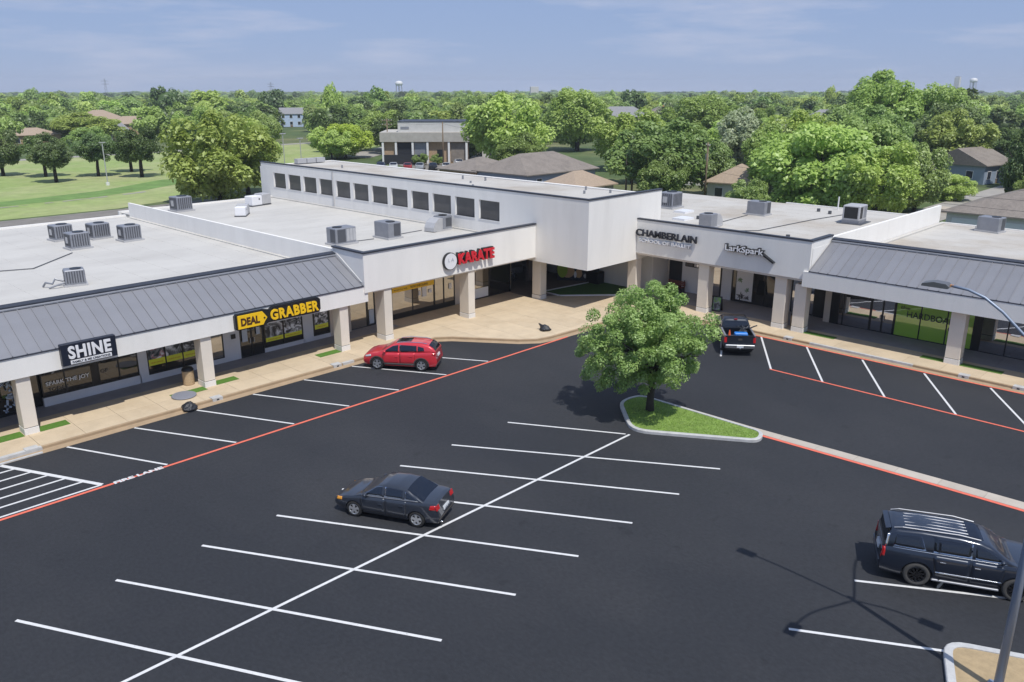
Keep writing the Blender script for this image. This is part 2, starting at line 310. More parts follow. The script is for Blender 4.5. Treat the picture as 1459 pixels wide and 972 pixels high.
# pale trickle of concrete along the ditch
mb=MB(); rr=random.Random(4); pa=[(-40,128.3),(0,128.8),(20,129),(33,129.6),(40,130.4),(48,131.5),(56,133.8)]
for i in range(len(pa)-1):
    (x0,y0),(x1,y1)=pa[i],pa[i+1]
    for k in range(6):
        a=k/6;b=(k+1)/6
        if rr.random()<0.22: continue
        w0=rr.uniform(.3,1.0); yy=lambda t:y0+(y1-y0)*t+rr.uniform(-.2,.2)
        mb.add([(x0+(x1-x0)*a,yy(a)-w0/2,.03),(x0+(x1-x0)*b,yy(b)-w0/2,.03),(x0+(x1-x0)*b,yy(b)+w0/2,.03),(x0+(x1-x0)*a,yy(a)+w0/2,.03)],[(0,1,2,3)])
struct('ditch_path',mb,M['road'])

def line(name, a, b, wd, m, z=0.004, parent=lot):
    a=Vector(a);b=Vector(b);d=(b-a).normalized();n_=Vector((-d.y,d.x))*wd/2
    mb=MB(); mb.add([(*(a-n_),z),(*(b-n_),z),(*(b+n_),z),(*(a+n_),z)],[(0,1,2,3)]); return mb.build(name,m,parent)
W_='parking_line'
line('centre_line',(5,21.23),(30.2,21.23),.12,M['white_line'],0.004)
# centre stalls, both sides of the centre line
line(W_,(27.2,26.5),(30.1,21.4),.115,M['white_line'],0.008)
for k in range(8): line(W_,(23.45-3.06*k,26.5),(29.9-3.24*k,16.15),.115,M['white_line'],0.008)
for xa,xb in ((10.9,13.3),(14.0,16.6),(17.2,19.7),(20.4,23.0),(23.6,26.3),(26.9,29.8),(30.2,33.2)):
    line(W_,(xa,39.2),(xb,34.0),.115,M['white_line'],0.008)
line(W_,(8.15,39.2),(10.55,34.1),.2,M['white_line'],0.008)
for k in range(6):                                     # hatched access aisle
    y=38.4-0.86*k; xe=8.15+(39.2-y)*0.47
    line('hatch_line',(2,y-0.0),(xe,y),.12,M['white_line'],0.006)
line('red_line',(-5,33.85),(10.9,33.85),.16,M['red_line'],0.012); line('red_line',(13.1,33.85),(40.5,33.85),.15,M['red_line'],0.012)
line('red_line',(10.9,33.85),(13.1,33.85),.11,M['red_line'],0.011)
text('fire_lane_lettering','FIRE LANE',.4,M['white_line'],lot,(10.95,33.74,.015),'G',width=2.1,height=.26,depth=.0015,bold=.02)
# right-hand stalls
for (x0,y0,x1,y1) in ((49.5,27.3,43.9,24.3),(49.45,24.5,43.8,20.9),(49.4,21.3,43.8,17.75),(49.3,17.7,43.8,14.3),(49.3,14.1,43.75,10.7),(49.3,10.6,43.75,7.2),(49.3,7.1,43.7,3.7)):
    line(W_,(x0,y0),(x1,y1),.115,M['white_line'],0.008)
line('red_line',(43.75,20.95),(43.75,-5),.14,M['red_line'],0.012)
line('red_line',(49.5,26.6),(49.5,-5),.17,M['red_line'],0.012)
# stalls lower right
line(W_,(25.5,8.45),(28.3,3.9),.115,M['white_line'],0.008); line(W_,(21.5,8.85),(23.75,5.0),.115,M['white_line'],0.008)
line(W_,(29.4,8.1),(32.1,3.6),.115,M['white_line'],0.008)

# median strip with its red edge
med = empty('median_strip'); med['kind']='structure'
pts0=[(34.75,22.9),(34.55,17.2),(34.95,8),(35.1,2),(35.2,-8)]; pts1=[(35.0,22.8),(35.1,17.2),(35.6,8),(35.8,2),(35.9,-8)]
def lerp(P_,y):
    for i in range(len(P_)-1):
        if P_[i][1]>=y>=P_[i+1][1]: t=(P_[i][1]-y)/(P_[i][1]-P_[i+1][1]); return P_[i][0]+(P_[i+1][0]-P_[i][0])*t
    return P_[-1][0]
y=22.8
while y>-6:
    y2=y-1.75; g=.012
    MB().prism([(lerp(pts0,y),y),(lerp(pts0,y2+g),y2+g),(lerp(pts1,y2+g),y2+g),(lerp(pts1,y),y)][::1],-.01,.022).build('median_slab',M['median'],med); y=y2
mb=MB()
for i in range(12):
    ya=16.7-i*1.9; yb=ya-1.9
    mb.add([(lerp(pts0,ya)-.2,ya,.014),(lerp(pts0,yb)-.2,yb,.014),(lerp(pts0,yb)-.01,yb,.014),(lerp(pts0,ya)-.01,ya,.014)],[(0,1,2,3)])
mb.build('red_edge',M['red_line'],med)

# pavement (raised) with slabs clipped to its outline
OUT=[(-8,39.85),(34.0,39.85),(34.9,39.1),(37.5,35.5),(38.4,34.75),(39.4,34.5),(44.9,34.15),(46.0,33.6),(49.6,30.0),(50.12,28.6),(50.15,27),(50.15,-12)]
PV=OUT+[(57.6,-12),(57.6,46.4),(-8,46.4)]
def clip(poly,ax,val,keep):
    out=[]
    for i in range(len(poly)):
        p=poly[i];q=poly[(i+1)%len(poly)]; ip=(p[ax]-val)*keep>=0; iq=(q[ax]-val)*keep>=0
        if ip: out.append(p)
        if ip!=iq:
            t=(val-p[ax])/(q[ax]-p[ax]); out.append((p[0]+(q[0]-p[0])*t,p[1]+(q[1]-p[1])*t))
    return out
side = MB().prism(PV[::-1],-.05,.118).build('pavement',M['joint'],None,kind='structure')
def area(p): return .5*sum(p[i][0]*p[(i+1)%len(p)][1]-p[(i+1)%len(p)][0]*p[i][1] for i in range(len(p)))
xs=[-8+2.0*i for i in range(34)]; ys=[-12+2.13*i for i in range(29)]
def split(p):  # cuts slabs just inside the canopy shadow; inner part gets the painted shade grey
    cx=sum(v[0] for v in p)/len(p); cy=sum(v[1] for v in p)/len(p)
    if cx<34 and cy>41: return [(clip(p,1,43.5,-1),'slab'),(clip(p,1,43.514,1),'slab_shade')]
    if cx>51 and cy<38: return [(clip(p,0,52.9,-1),'slab'),(clip(p,0,52.914,1),'slab_shade')]
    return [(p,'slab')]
for x in xs:
    for y in ys:
        g=.007; p=clip(clip(clip(clip(PV,0,x+g,1),0,x+2.0-g,-1),1,y+g,1),1,y+2.13-g,-1)
        if len(p)<3 or abs(area(p))<.05: continue
        if area(p)<0: p=p[::-1]
        for (q,mm) in split(p):
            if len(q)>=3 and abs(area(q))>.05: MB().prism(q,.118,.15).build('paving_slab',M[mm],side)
def offs(P_,d):
    out=[]
    for i,p in enumerate(P_):
        a=Vector(P_[max(i-1,0)]);b=Vector(P_[min(i+1,len(P_)-1)]);p=Vector(p)
        t=(b-a).normalized()
        if 0<i<len(P_)-1:
            t1=(p-a).normalized();t2=(b-p).normalized();n_=(Vector((t1.y,-t1.x))+Vector((t2.y,-t2.x))).normalized(); k=d/max(.5,n_.dot(Vector((t1.y,-t1.x))))
        else: n_=Vector((t.y,-t.x));k=d
        out.append(tuple(p+n_*k))
    return out
def strip(name,Pa,Pb,za,zb,m,parent=None,zlow=None):
    mb=MB();n=len(Pa); V=[(*p,za) for p in Pa]+[(*p,zb) for p in Pb]
    mb.add(V,[(i,n+i,n+i+1,i+1) for i in range(n-1)])
    if zlow is not None: mb.add([(*p,zb) for p in Pb]+[(*p,zlow) for p in Pb],[(i,n+i,n+i+1,i+1) for i in range(n-1)])
    return struct(name,mb,m,parent)
def dense(P_):
    out=[]
    for i in range(len(P_)-1):
        a=Vector(P_[i]);b=Vector(P_[i+1]);k=max(1,int((b-a).length/1.5))
        for j in range(k): out.append(tuple(a.lerp(b,j/k)))
    out.append(P_[-1]); return out
OUTd=OUT
ob=strip('kerb',OUTd,offs(OUTd,.15),.149,.14,M['gutter'],None,.0)
strip('gutter',offs(OUTd,.155),offs(OUTd,.62),.02,.006,M['gutter'])
# white painted lengths of kerb
MB().box(49.97,15.0,.0,50.17,21.4,.158).build('painted_kerb',M['curbwhite'],ob); MB().box(8.0,39.62,.0,10.0,39.87,.158).build('painted_kerb',M['curbwhite'],ob)
MB().box(8.0,39.25,.002,9.9,39.4,.05).build('painted_kerb',M['curbwhite'],ob)
MB().box(26.6,39.66,0,27.4,39.87,.157).build('painted_kerb',M['curbwhite'],ob)
# drain outlets in the kerb
for (x,y,ax) in ((9.6,39.7,0),(18.6,39.7,0),(26.2,39.7,0),(50.0,22.9,1),(50.0,12.2,1),(50.0,9.4,1)):
    mb=MB()
    if ax==0: mb.box(x-.28,y-.07,.0,x+.28,y+.35,.19); mb.cyl((x,y-.075),.001,.05,.06,6); mb.box(x-.07,y-.075,.05,x+.07,y-.068,.13,1)
    else: mb.box(x-.07,y-.28,.0,x+.35,y+.28,.19); mb.box(x-.075,y-.07,.05,x-.068,y+.07,.13,1)
    mb.build('kerb_outlet',[M['curbwhite'],M['black']],side)

# planted island with the tree
def rounded(P_,r,n=5):
    out=[]
    for i,p in enumerate(P_):
        a=Vector(P_[i-1]);b=Vector(P_[(i+1)%len(P_)]);p=Vector(p); rr_=min(r,(a-p).length*.45,(b-p).length*.45)
        s=p+(a-p).normalized()*rr_; e=p+(b-p).normalized()*rr_
        for k in range(n+1):
            t=k/n; out.append(tuple(s*(1-t)**2+p*2*t*(1-t)+e*t*t))
    return out
def inset(P_,d):
    n=len(P_);out=[]
    for i in range(n):
        a=Vector(P_[i-1]);p=Vector(P_[i]);b=Vector(P_[(i+1)%n]); t1=(p-a).normalized();t2=(b-p).normalized()
        n_=(Vector((-t1.y,t1.x))+Vector((-t2.y,t2.x))); n_.normalize(); out.append(tuple(p+n_*d/max(.6,n_.dot(Vector((-t1.y,t1.x))))))
    return out
def island(name,P_,r,fill,fillname,kw=.18):
    O_=rounded(P_,r)
    if area(O_)<0: O_=O_[::-1]
    I_=inset(O_,kw); B_=inset(O_,.03); n=len(O_)
    mb=MB(); V=[(*p,0) for p in O_]+[(*p,.13) for p in O_]+[(*p,.155) for p in B_]+[(*p,.155) for p in I_]+[(*p,.10) for p in I_]
    F=[]
    for L_ in range(4):
        for i in range(n): j=(i+1)%n; F.append((L_*n+i,L_*n+j,(L_+1)*n+j,(L_+1)*n+i))
    mb.add(V,F); k=mb.build(name,M['curbwhite'],None,kind='structure')
    mb=MB(); mb.add([(*p,.12) for p in I_],[tuple(range(n))]); mb.build(fillname,fill,k)
    return I_
IS=island('planted_island',[(30.4,21.35),(33.1,24.1),(34.75,23.9),(34.75,16.6),(33.6,16.2)],1.0,M['islandgrass'],'island_soil')
island('gravel_island',[(21.6,4.3),(24.1,5.25),(25.5,2.2),(25.2,-3),(20.6,-3)],.7,M['gravel'],'gravel_bed',.24)
# ================================================================ the shopping centre
# ---- left retail wing
def steel_roof(parent, axis, a0, a1, pitch, f0, z0, f1, z1):
    """standing-seam panels from the eave line (f0,z0) up to (f1,z1); axis 'x' runs along x"""
    n=int(round((a1-a0)/pitch)); wd=(a1-a0)/n
    dx,dz=f1-f0,z1-z0; L=math.hypot(dx,dz); nx,nz=-dz/L,dx/L
    mb=MB(); t=.03
    prof=[(0,0),(wd-.045,0),(wd-.045,.045),(wd-.012,.045),(wd-.012,0)]
    V=[];
    for (f,z) in ((f0,z0),(f1,z1)):
        for (u,h) in prof: V.append((u,f+nx*h,z+nz*h))
    k=len(prof); F=[(i,i+1,k+i+1,k+i) for i in range(k-1)]
    V+= [(0,f0-nx*t,z0-nz*t),(wd-.012,f0-nx*t,z0-nz*t)]; F.append((0,2*k,2*k+1,4,1))
    if axis=='y': V=[(v[1],v[0],v[2]) for v in V]; F=[f[::-1] for f in F]
    mb.add(V,F); me=mb.mesh('roof_panel',M['metalroof'])
    for i in range(n):
        loc=(a0+i*wd,0,0) if axis=='x' else (0,a0+i*wd,0)
        inst('roof_panel',me,parent,loc)
def column(parent,x0,y0,x1,y1,ztop):
    mb=MB(); mb.bbox(x0,y0,.50,x1,y1,ztop,.015); c=mb.build('column',M['column'],parent)
    MB().box(x0+.02,y0+.02,.465,x1-.02,y1-.02,.50).build('shadow_joint',M['black'],c)
    MB().bbox(x0-.012,y0-.012,.145,x1+.012,y1+.012,.465,.01).build('column_base',M['plinth'],c); return c
def window_L(parent,x0,x1,z0,z1,y,glass='glass',mull=(),fr=.055,name='window',frame='black',glasses=None,sill=0):
    """window in a wall facing -y, panes each a part of it"""
    mb=MB(); d=.06
    mb.box(x0,y-d,z0,x1,y,z0+fr); mb.box(x0,y-d,z1-fr,x1,y,z1); mb.box(x0,y-d,z0+fr,x0+fr,y,z1-fr); mb.box(x1-fr,y-d,z0+fr,x1,y,z1-fr)
    xs_=[x0]+list(mull)+[x1]
    for m_ in mull: mb.box(m_-fr*.6,y-d,z0+fr,m_+fr*.6,y,z1-fr)
    w_=mb.build(name,M[frame],parent)
    for i in range(len(xs_)-1):
        g=glasses[i] if glasses else glass
        MB().box(xs_[i]+fr*.6,y-.03,z0+fr,xs_[i+1]-fr*.6,y-.015,z1-fr).build('pane',M[g],w_)
    return w_
def window_R(parent,ya,yb,z0,z1,x,glass='glassc',mull=(),fr=.055,name='window',frame='black',glasses=None):
    """window in a wall facing -x; ya>yb"""
    mb=MB(); d=.06
    mb.box(x-d,yb,z0,x,ya,z0+fr); mb.box(x-d,yb,z1-fr,x,ya,z1); mb.box(x-d,ya-fr,z0+fr,x,ya,z1-fr); mb.box(x-d,yb,z0+fr,x,yb+fr,z1-fr)
    ys_=[ya]+list(mull)+[yb]
    for m_ in mull: mb.box(x-d,m_-fr*.6,z0+fr,x,m_+fr*.6,z1-fr)
    w_=mb.build(name,M[frame],parent)
    for i in range(len(ys_)-1):
        g=glasses[i] if glasses else glass
        MB().box(x-.03,ys_[i+1]+fr*.6,z0+fr,x-.015,ys_[i]-fr*.6,z1-fr).build('pane',M[g],w_)
    return w_
def postermat(name,seed,stripe=(0.62,0.60,0.02),scale=1.6,lo=(.03,.035,.045),hi=(.80,.83,.90),accent=None):
    m=bpy.data.materials.new(name); m.use_nodes=True; nt=m.node_tree; b=nt.nodes['Principled BSDF']; L=nt.links.new
    tcn=N(nt,'ShaderNodeTexCoord'); mp=N(nt,'ShaderNodeMapping'); mp.inputs['Location'].default_value=(seed*3.7,seed*1.3,seed*5.1); L(tcn.outputs['Object'],mp.inputs[0])
    n1=N(nt,'ShaderNodeTexNoise'); n1.inputs['Scale'].default_value=scale; n1.inputs['Detail'].default_value=3; n1.inputs['Distortion'].default_value=1.2; L(mp.outputs[0],n1.inputs[0])
    cr=N(nt,'ShaderNodeValToRGB'); e=cr.color_ramp.elements; e[0].position=.40; e[0].color=(*lo,1); e[1].position=.62; e[1].color=(*hi,1)
    k=e.new(.5); k.color=(.28,.30,.33,1)
    if accent: k=e.new(.56); k.color=(*accent,1)
    L(n1.outputs[0],cr.inputs[0]); L(cr.outputs[0],b.inputs['Base Color']); b.inputs['Roughness'].default_value=.35
    return m
M['poster1']=postermat('sale_photo_print',1.0,accent=(.35,.05,.05)); M['poster2']=postermat('store_photo_print',2.2); M['poster3']=postermat('tools_photo_print',3.1,scale=3.0); M['poster4']=postermat('interior_photo_print',4.4,scale=2.0,lo=(.10,.12,.08),hi=(.75,.75,.75))
M['lime']=mat('lime_yellow_band',(0.78,0.80,0.05),0.4); M['poster_text']=mat('orange_lettering',(.55,.18,.01),.5); M['darklet']=mat('dark_brown_lettering',(.07,.025,.01),.5)
M['decal']=mat('white_window_decal',(.88,.88,.88),.5); M['decaldim']=mat('faded_window_decal',(.16,.14,.12),.6); M['paper']=mat('pale_paper_notice',(.50,.56,.64),.6)

LW=empty('retail_wing','long white retail wing under a grey metal canopy roof, with SHINE and DEAL GRABBER signs','building')
X0=-6.0; XE=29.7
MB().ext([(41.5,3.02),(41.72,3.02),(41.72,3.95),(41.72,4.03),(41.5,4.03)],'x',X0,30.0).build('fascia',M['stucco'],LW)
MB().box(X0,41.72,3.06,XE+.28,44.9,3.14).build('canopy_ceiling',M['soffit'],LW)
MB().ext([(41.46,4.03),(41.72,4.03),(41.62,4.10),(41.46,4.075)],'x',X0,29.7).build('eave_trim',M['coping'],LW)
MB().ext([(41.56,4.04),(44.55,5.60),(44.55,3.14),(41.8,3.14)],'x',X0,29.62).build('canopy_frame',M['soffit'],LW)
steel_roof(LW,'x',X0,29.65,.61,41.52,4.09,44.5,5.66)
MB().ext([(44.36,5.58),(44.36,5.78),(44.72,5.86),(44.72,5.2),(44.6,5.2),(44.6,5.6)],'x',X0,29.75).build('roof_gutter',M['coping'],LW)
mb=MB(); mb.ext([(44.3,5.6),(44.3,5.66),(44.36,5.7),(44.36,5.6)],'x',X0,29.72); mb.build('ridge_flashing',M['hvac'],LW)
MB().box(X0,44.72,4.4,XE-.01,77.6,4.65).build('roof_deck',M['roof'],LW)
MB().box(X0,44.6,3.2,29.7,44.72,5.58).build('parapet',M['stucco'],LW)
# roof seams: welded laps running front to back
mb=MB()
for i in range(17): mb.box(X0+.9+i*2.1,45,4.65,X0+.905+i*2.1+.05,77.5,4.656)
mb.build('membrane_lap',M['roof'],LW)
MB().ext([(77.6,0),(77.85,0),(77.85,4.8),(77.6,4.8)],'x',X0,29.7).build('rear_wall',M['stucco'],LW)
MB().box(X0-.2,45.1,0,X0,77.6,4.7).build('end_wall',M['stucco'],LW)
# front wall with openings: solid pieces between windows
WY=44.9; ZT=3.06
def wallL(x0,x1,z0,z1,parent=LW,y=WY,m='lowwall'): 
    MB().box(x0,y,z0,x1,y+.2,z1).build('wall',M[m],parent)
wallL(X0,11.15,.14,.25,m='black'); 
window_L(LW,X0+.1,11.1,.25,ZT,WY+.05,mull=(-4,-2,0,2,4,6,8,9.6))
wallL(11.12,11.2,.14,ZT,m='beige')
window_L(LW,11.2,11.8,.15,ZT,WY+.35,name='door')
wallL(11.8,16.8,.14,.62); window_L(LW,11.8,16.75,.62,ZT,WY+.08,mull=(12.95,14.3,14.65,15.7),glasses=['glass','glass','black','glass','glass'])
wallL(16.75,17.25,.14,ZT); wallL(17.25,20.35,.14,.5)
window_L(LW,17.25,20.3,.5,ZT,WY+.08,mull=(18.3,19.3))
wallL(20.3,21.0,.14,ZT); wallL(21.0,21.8,.14,.45); window_L(LW,21.0,21.8,.45,ZT,WY+.08,glass='glassb'); wallL(21.8,22.85,.14,ZT)
dr=window_L(LW,22.85,24.45,.15,ZT,WY+.08,mull=(23.65,),name='double_door',fr=.075)
MB().box(23.5,44.85,1.0,23.54,44.9,1.3).build('door_handle',M['hvacl'],dr); MB().box(23.76,44.85,1.0,23.8,44.9,1.3).build('door_handle',M['hvacl'],dr)
wallL(24.45,27.3,.14,.42); window_L(LW,24.5,27.25,.42,ZT,WY+.08,mull=(25.85,))
wallL(27.25,28.0,.14,ZT); wallL(28.0,29.3,.14,.42); window_L(LW,28.05,29.25,.42,ZT,WY+.08); wallL(29.3,30.95,.14,ZT,m='beige')
# printed posters on the glass
def poster(x0,x1,z0,z1,key,parent=LW,y=WY+.045,band=None):
    p_=MB().box(x0,y-.012,z0,x1,y-.004,z1).build('window_poster',M[key],parent)
    if band: MB().box(x0,y-.018,z0+band[0],x1,y-.012,z0+band[1]).build('poster_band',M['lime'],p_)
    return p_
for x0,x1,k in ((17.33,18.26,'poster1'),(18.34,19.26,'poster2'),(19.34,20.24,'poster2')):
    p_=poster(x0,x1,1.0,2.95,k,band=(0,.36))
    text('poster_lettering','WE BUY SALVAGE',.1,M['poster_text'],p_,(x0+.1,WY+.024,1.12),'L',width=.7,depth=.002)
for x0,x1,k in ((24.6,25.8,'poster2'),(25.92,27.16,'poster1')):
    p_=poster(x0,x1,.78,2.9,'poster2' if k=='poster2' else 'poster3',band=(0,.26))
    text('poster_lettering','BARGAINS EVERY DAY',.1,M['poster_text'],p_,(x0+.12,WY+.024,.86),'L',width=.95,depth=.002)
p_=poster(28.15,29.16,.85,2.9,'poster3',band=(0,.3)); text('poster_lettering','OPEN DAILY',.1,M['poster_text'],p_,(28.3,WY+.024,.95),'L',width=.7,depth=.002)
MB().box(23.0,44.86,1.15,23.35,44.875,2.0).build('door_notice',M['paper'],LW); MB().box(23.95,44.86,1.45,24.2,44.875,2.0).build('door_notice',M['paper'],LW)
MB().box(22.3,44.85,1.5,22.58,44.9,1.78).build('wall_box',M['black'],LW)
text('window_lettering','SPARK THE JOY',.36,M['decal'],LW,(12.0,WY-.01,1.17),'L',width=2.15,height=.27,depth=.003,bold=.008)
text('window_lettering','TODAY',.3,M['decaldim'],LW,(12.1,WY-.01,.88),'L',width=1.0,height=.2,depth=.003)
text('window_lettering','OP',.3,M['decaldim'],LW,(14.75,WY-.01,1.25),'L',width=.4,height=.2,depth=.003)
# cut-out print of a crouching figure on the far-left glass, kept as loose strokes
mb=MB(); rr=random.Random(3)
for k in range(46):
    t=k/46; cx=10.25+.35*math.sin(t*5.2)+rr.uniform(-.3,.3); cz=.5+2.0*t+rr.uniform(-.1,.1); a=rr.uniform(0,3.1); l=rr.uniform(.08,.26); w_=rr.uniform(.02,.06)
    dx,dz=math.cos(a)*l,math.sin(a)*l; nx,nz=-math.sin(a)*w_,math.cos(a)*w_
    mb.add([(cx-dx-nx,WY-.02,cz-dz-nz),(cx+dx-nx,WY-.02,cz+dz-nz),(cx+dx+nx,WY-.02,cz+dz+nz),(cx-dx+nx,WY-.02,cz-dz+nz)],[(0,1,2,3)])
mb.build('window_graphic',mat('pale_blue_print',(.42,.50,.62),.5),LW)
for x in (9.9,18.9,27.9): column(LW,x,41.62,x+.62,42.42,3.06)
# party parapet between the left wing and the taller middle block
mb=MB(); mb.add([(29.7,41.7,4.3),(29.9,41.7,4.3),(29.9,76.8,4.3),(29.7,76.8,4.3),(29.7,44.6,6.0),(29.9,44.6,6.0),(29.9,76.8,5.95),(29.7,76.8,5.95)],[(4,5,6,7),(0,4,7,3),(1,2,6,5),(2,3,7,6),(0,1,5,4)])
mb.build('party_parapet',M['stucco'],LW)
MB().box(29.45,44.8,4.65,29.7,76.7,4.72).build('parapet_cant',M['roof'],LW)

# ---- middle block (karate)
KB=empty('karate_block','taller flat-roofed white block with the red KARATE letters on its front','building')
KY=41.42
MB().box(29.72,KY,3.62,45.58,KY+.25,6.10).build('fascia',M['stucco'],KB)
MB().box(29.72,KY+.25,4.0,29.92,44.7,6.10).build('side_return',M['stucco'],KB)
mb=MB(); mb.box(29.66,KY-.06,6.10,45.58,KY+.3,6.20); mb.box(29.66,KY+.3,6.10,29.98,44.75,6.20); mb.build('coping',M['coping'],KB)
MB().box(29.95,KY+.25,3.55,46.9,45.1,3.62).build('canopy_ceiling',M['beige'],KB)
MB().box(30.4,KY+.03,3.55,46.6,KY+.5,3.615).build('beam',M['beige'],KB)
MB().box(29.92,KY+.27,4.5,45.58,79.2,4.8).build('roof_deck',M['roof'],KB)
mb=MB()
for i in range(16): mb.box(30,43+i*2.3,4.8,45.5,43.05+i*2.3,4.806)
mb.build('membrane_lap',M['roof'],KB)
MB().box(45.3,41.7,4.8,45.58,79,4.9).build('wall_cant',M['roof'],KB)
MB().box(29.7,79.2,0,45.58,79.4,4.95).build('rear_wall',M['stucco'],KB)
KW=45.1
for (a,b,z0,z1,mm) in ((30.95,31.0,.14,3.55,'beige'),(33.15,34.6,.14,3.55,'beige'),(40.6,42.3,.14,3.55,'beige'),(31.0,33.15,3.0,3.55,'beige'),(34.6,40.6,2.95,3.55,'beige'),(42.3,46.7,3.0,3.55,'beige')):
    wallL(a,b,z0,z1,KB,KW,mm)
window_L(KB,31.0,32.45,.14,3.0,KW+.06,glass='glassb'); kd=window_L(KB,32.45,33.15,.14,3.0,KW+.06,glass='glassb',name='door',fr=.09)
MB().box(32.6,KW-.02,.3,33.0,KW,1.3).build('notice_board',M['paper'],KB)
window_L(KB,34.6,38.55,.14,2.95,KW+.06,mull=(36.5,),glass='glassb'); MB().box(34.65,KW-.02,.15,40.55,KW-.005,.52).build('kick_plate',M['black'],KB)
window_L(KB,38.55,40.6,.14,2.95,KW+.06,mull=(39.5,),glass='glassb',name='double_door',fr=.08)
window_L(KB,42.3,46.65,.14,3.0,KW+.06,mull=(44.25,),glasses=['glassb','glass'],fr=.08)
MB().box(42.4,KW-.02,.25,44.1,KW-.008,1.0).build('display_counter',M['decal'],KB)
bn=MB().box(34.65,KW-.05,2.10,38.5,KW-.03,2.50).build('yellow_banner',M['yellow'],KB)
text('banner_lettering','NOW ENROLLING',.2,M['darklet'],bn,(36.3,KW-.052,2.2),'L',width=1.6,height=.17,depth=.003,bold=.004)
text('banner_lettering','karate for kids',.2,M['darklet'],bn,(34.8,KW-.052,2.22),'L',width=1.2,height=.12,depth=.003)
for (a,b,c,d) in ((37.4,1.35,37.8,2.2),(37.05,1.5,37.25,1.85),(38.0,1.55,38.3,1.8),(40.0,1.5,40.25,1.9)):
    MB().box(a,KW-.02,b,c,KW-.006,d).build('window_notice',M['signwhite'],KB)
for x in (31.25,38.65): column(KB,x,41.5,x+.62,42.45,3.55)
# ---- the two-storey hall with the row of square windows
HB=empty('clerestory_hall','tall white hall with a row of square windows and an overhanging corner over the entrance','building')
hx0,hx1,hy0,hy1,hz=45.6,54.6,36.4,81.0,8.32
ww=2.30; pit=2.82; WIN=[(78.6-pit*i-ww,78.6-pit*i) for i in range(12)]
mb=MB(); th=.28; rc=.13
mb.box(hx0,hy0,3.30,hx0+th,hy1,5.90); mb.box(hx0,hy0,7.42,hx0+th,hy1,hz)
prev=hy0
for (a,b) in sorted(WIN): mb.box(hx0,prev,5.90,hx0+th,a,7.42); prev=b
mb.box(hx0,prev,5.90,hx0+th,hy1,7.42)
mb.build('west_wall',M['stucco'],HB)
mb=MB(); mb.box(hx0+th,hy0,3.28,hx1,hy0+th,hz); mb.build('south_wall',M['stucco'],HB)
MB().box(hx1-th,hy0+th,0,hx1,hy1,7.9).build('east_wall',M['stucco'],HB); MB().box(hx0,hy1,0,hx1,hy1+.2,7.9).build('north_wall',M['stucco'],HB)
MB().box(hx0+th,hy0+th,7.6,hx1-th,hy1,7.88).build('roof_deck',M['roofold'],HB)
mb=MB(); mb.box(hx0-.03,hy0-.05,hz,hx0+.3,hy1+.2,hz+.10); mb.box(hx0+.3,hy0-.05,hz,hx1+.05,hy0+.3,hz+.10); mb.build('coping',M['coping'],HB)
mb=MB(); mb.box(hx1-.3,hy0+.3,7.9,hx1+.03,hy1+.2,7.98); mb.box(hx0+.3,hy1-.1,7.9,hx1-.3,hy1+.2,7.98); mb.build('rear_coping',M['stucco'],HB)
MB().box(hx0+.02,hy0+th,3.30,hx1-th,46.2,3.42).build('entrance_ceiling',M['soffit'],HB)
for (a,b) in WIN:
    mb=MB(); mb.box(hx0-.03,a-.07,5.83,hx0+.26,b+.07,5.90); mb.box(hx0+.12,a,5.9,hx0+.182,a+.05,7.42); mb.box(hx0+.12,b-.05,5.9,hx0+.182,b,7.42); mb.box(hx0+.12,a+.05,7.37,hx0+.182,b-.05,7.42)
    w_=mb.build('window',M['trim'],HB); MB().box(hx0+.135,a+.05,5.9,hx0+.16,b-.05,7.37).build('pane',M['louvre'],w_)
MB().tube([(hx0-.07,67.75,4.85),(hx0-.07,67.75,8.3)],.05,6).build('downpipe',M['hvacl'],HB)
# roof clutter on the hall
mb=MB(); rr=random.Random(9)
for k in range(9): x=rr.uniform(47,54);y=rr.uniform(40,76); mb.cyl((x,y),.09,7.88,7.88+rr.uniform(.15,.4),8)
mb.build('roof_vent',M['hvac'],HB)
for k in range(3): MB().box(49.5+k*1.2,80.0,7.98,50.6+k*1.2,80.7,8.45).build('parapet_box',M['hvacl'],HB)
# entrance court under the overhang
column(HB,46.25,41.5,46.95,42.35,3.55); column(HB,51.7,36.45,52.4,37.25,3.85)
MB().add([(46.2,42.5,.156),(46.4,46,.156),(46.4,62,.156),(55.4,62,.156),(55.4,36.8,.156),(53,36.8,.156),(49,41,.156)],[(0,6,5,4,3,2,1)]).build('court_paving',M['brown'],HB)
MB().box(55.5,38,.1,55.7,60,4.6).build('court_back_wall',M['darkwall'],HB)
MB().box(46.7,60,.1,55.5,60.2,4.6).build('court_end_wall',M['beige'],HB)
MB().box(46.7,45.3,.1,46.9,60,4.6).build('court_side_wall',M['beige'],HB)
# railing on a low white wall
MB().bbox(46.9,49.3,.15,52.6,49.5,.75,.02).build('dwarf_wall',M['plinth'],HB)
rl=empty('entrance_railing','white metal railing on a low wall inside the entrance court','railing')
MB().tube([(46.95,49.4,1.62),(52.5,49.4,1.62)],.03,6).build('top_rail',M['trim'],rl); MB().tube([(46.95,49.4,.84),(52.5,49.4,.84)],.022,6).build('bottom_rail',M['trim'],rl)
bal=MB().box(-.016,-.016,.75,.016,.016,1.62).mesh('baluster',M['trim'])
for k in range(34): inst('baluster',bal,rl,(47.05+k*.165,49.4,0))
MB().box(50.4,46.6,.15,52.7,46.9,1.9).build('side_wall',M['brown'],HB)
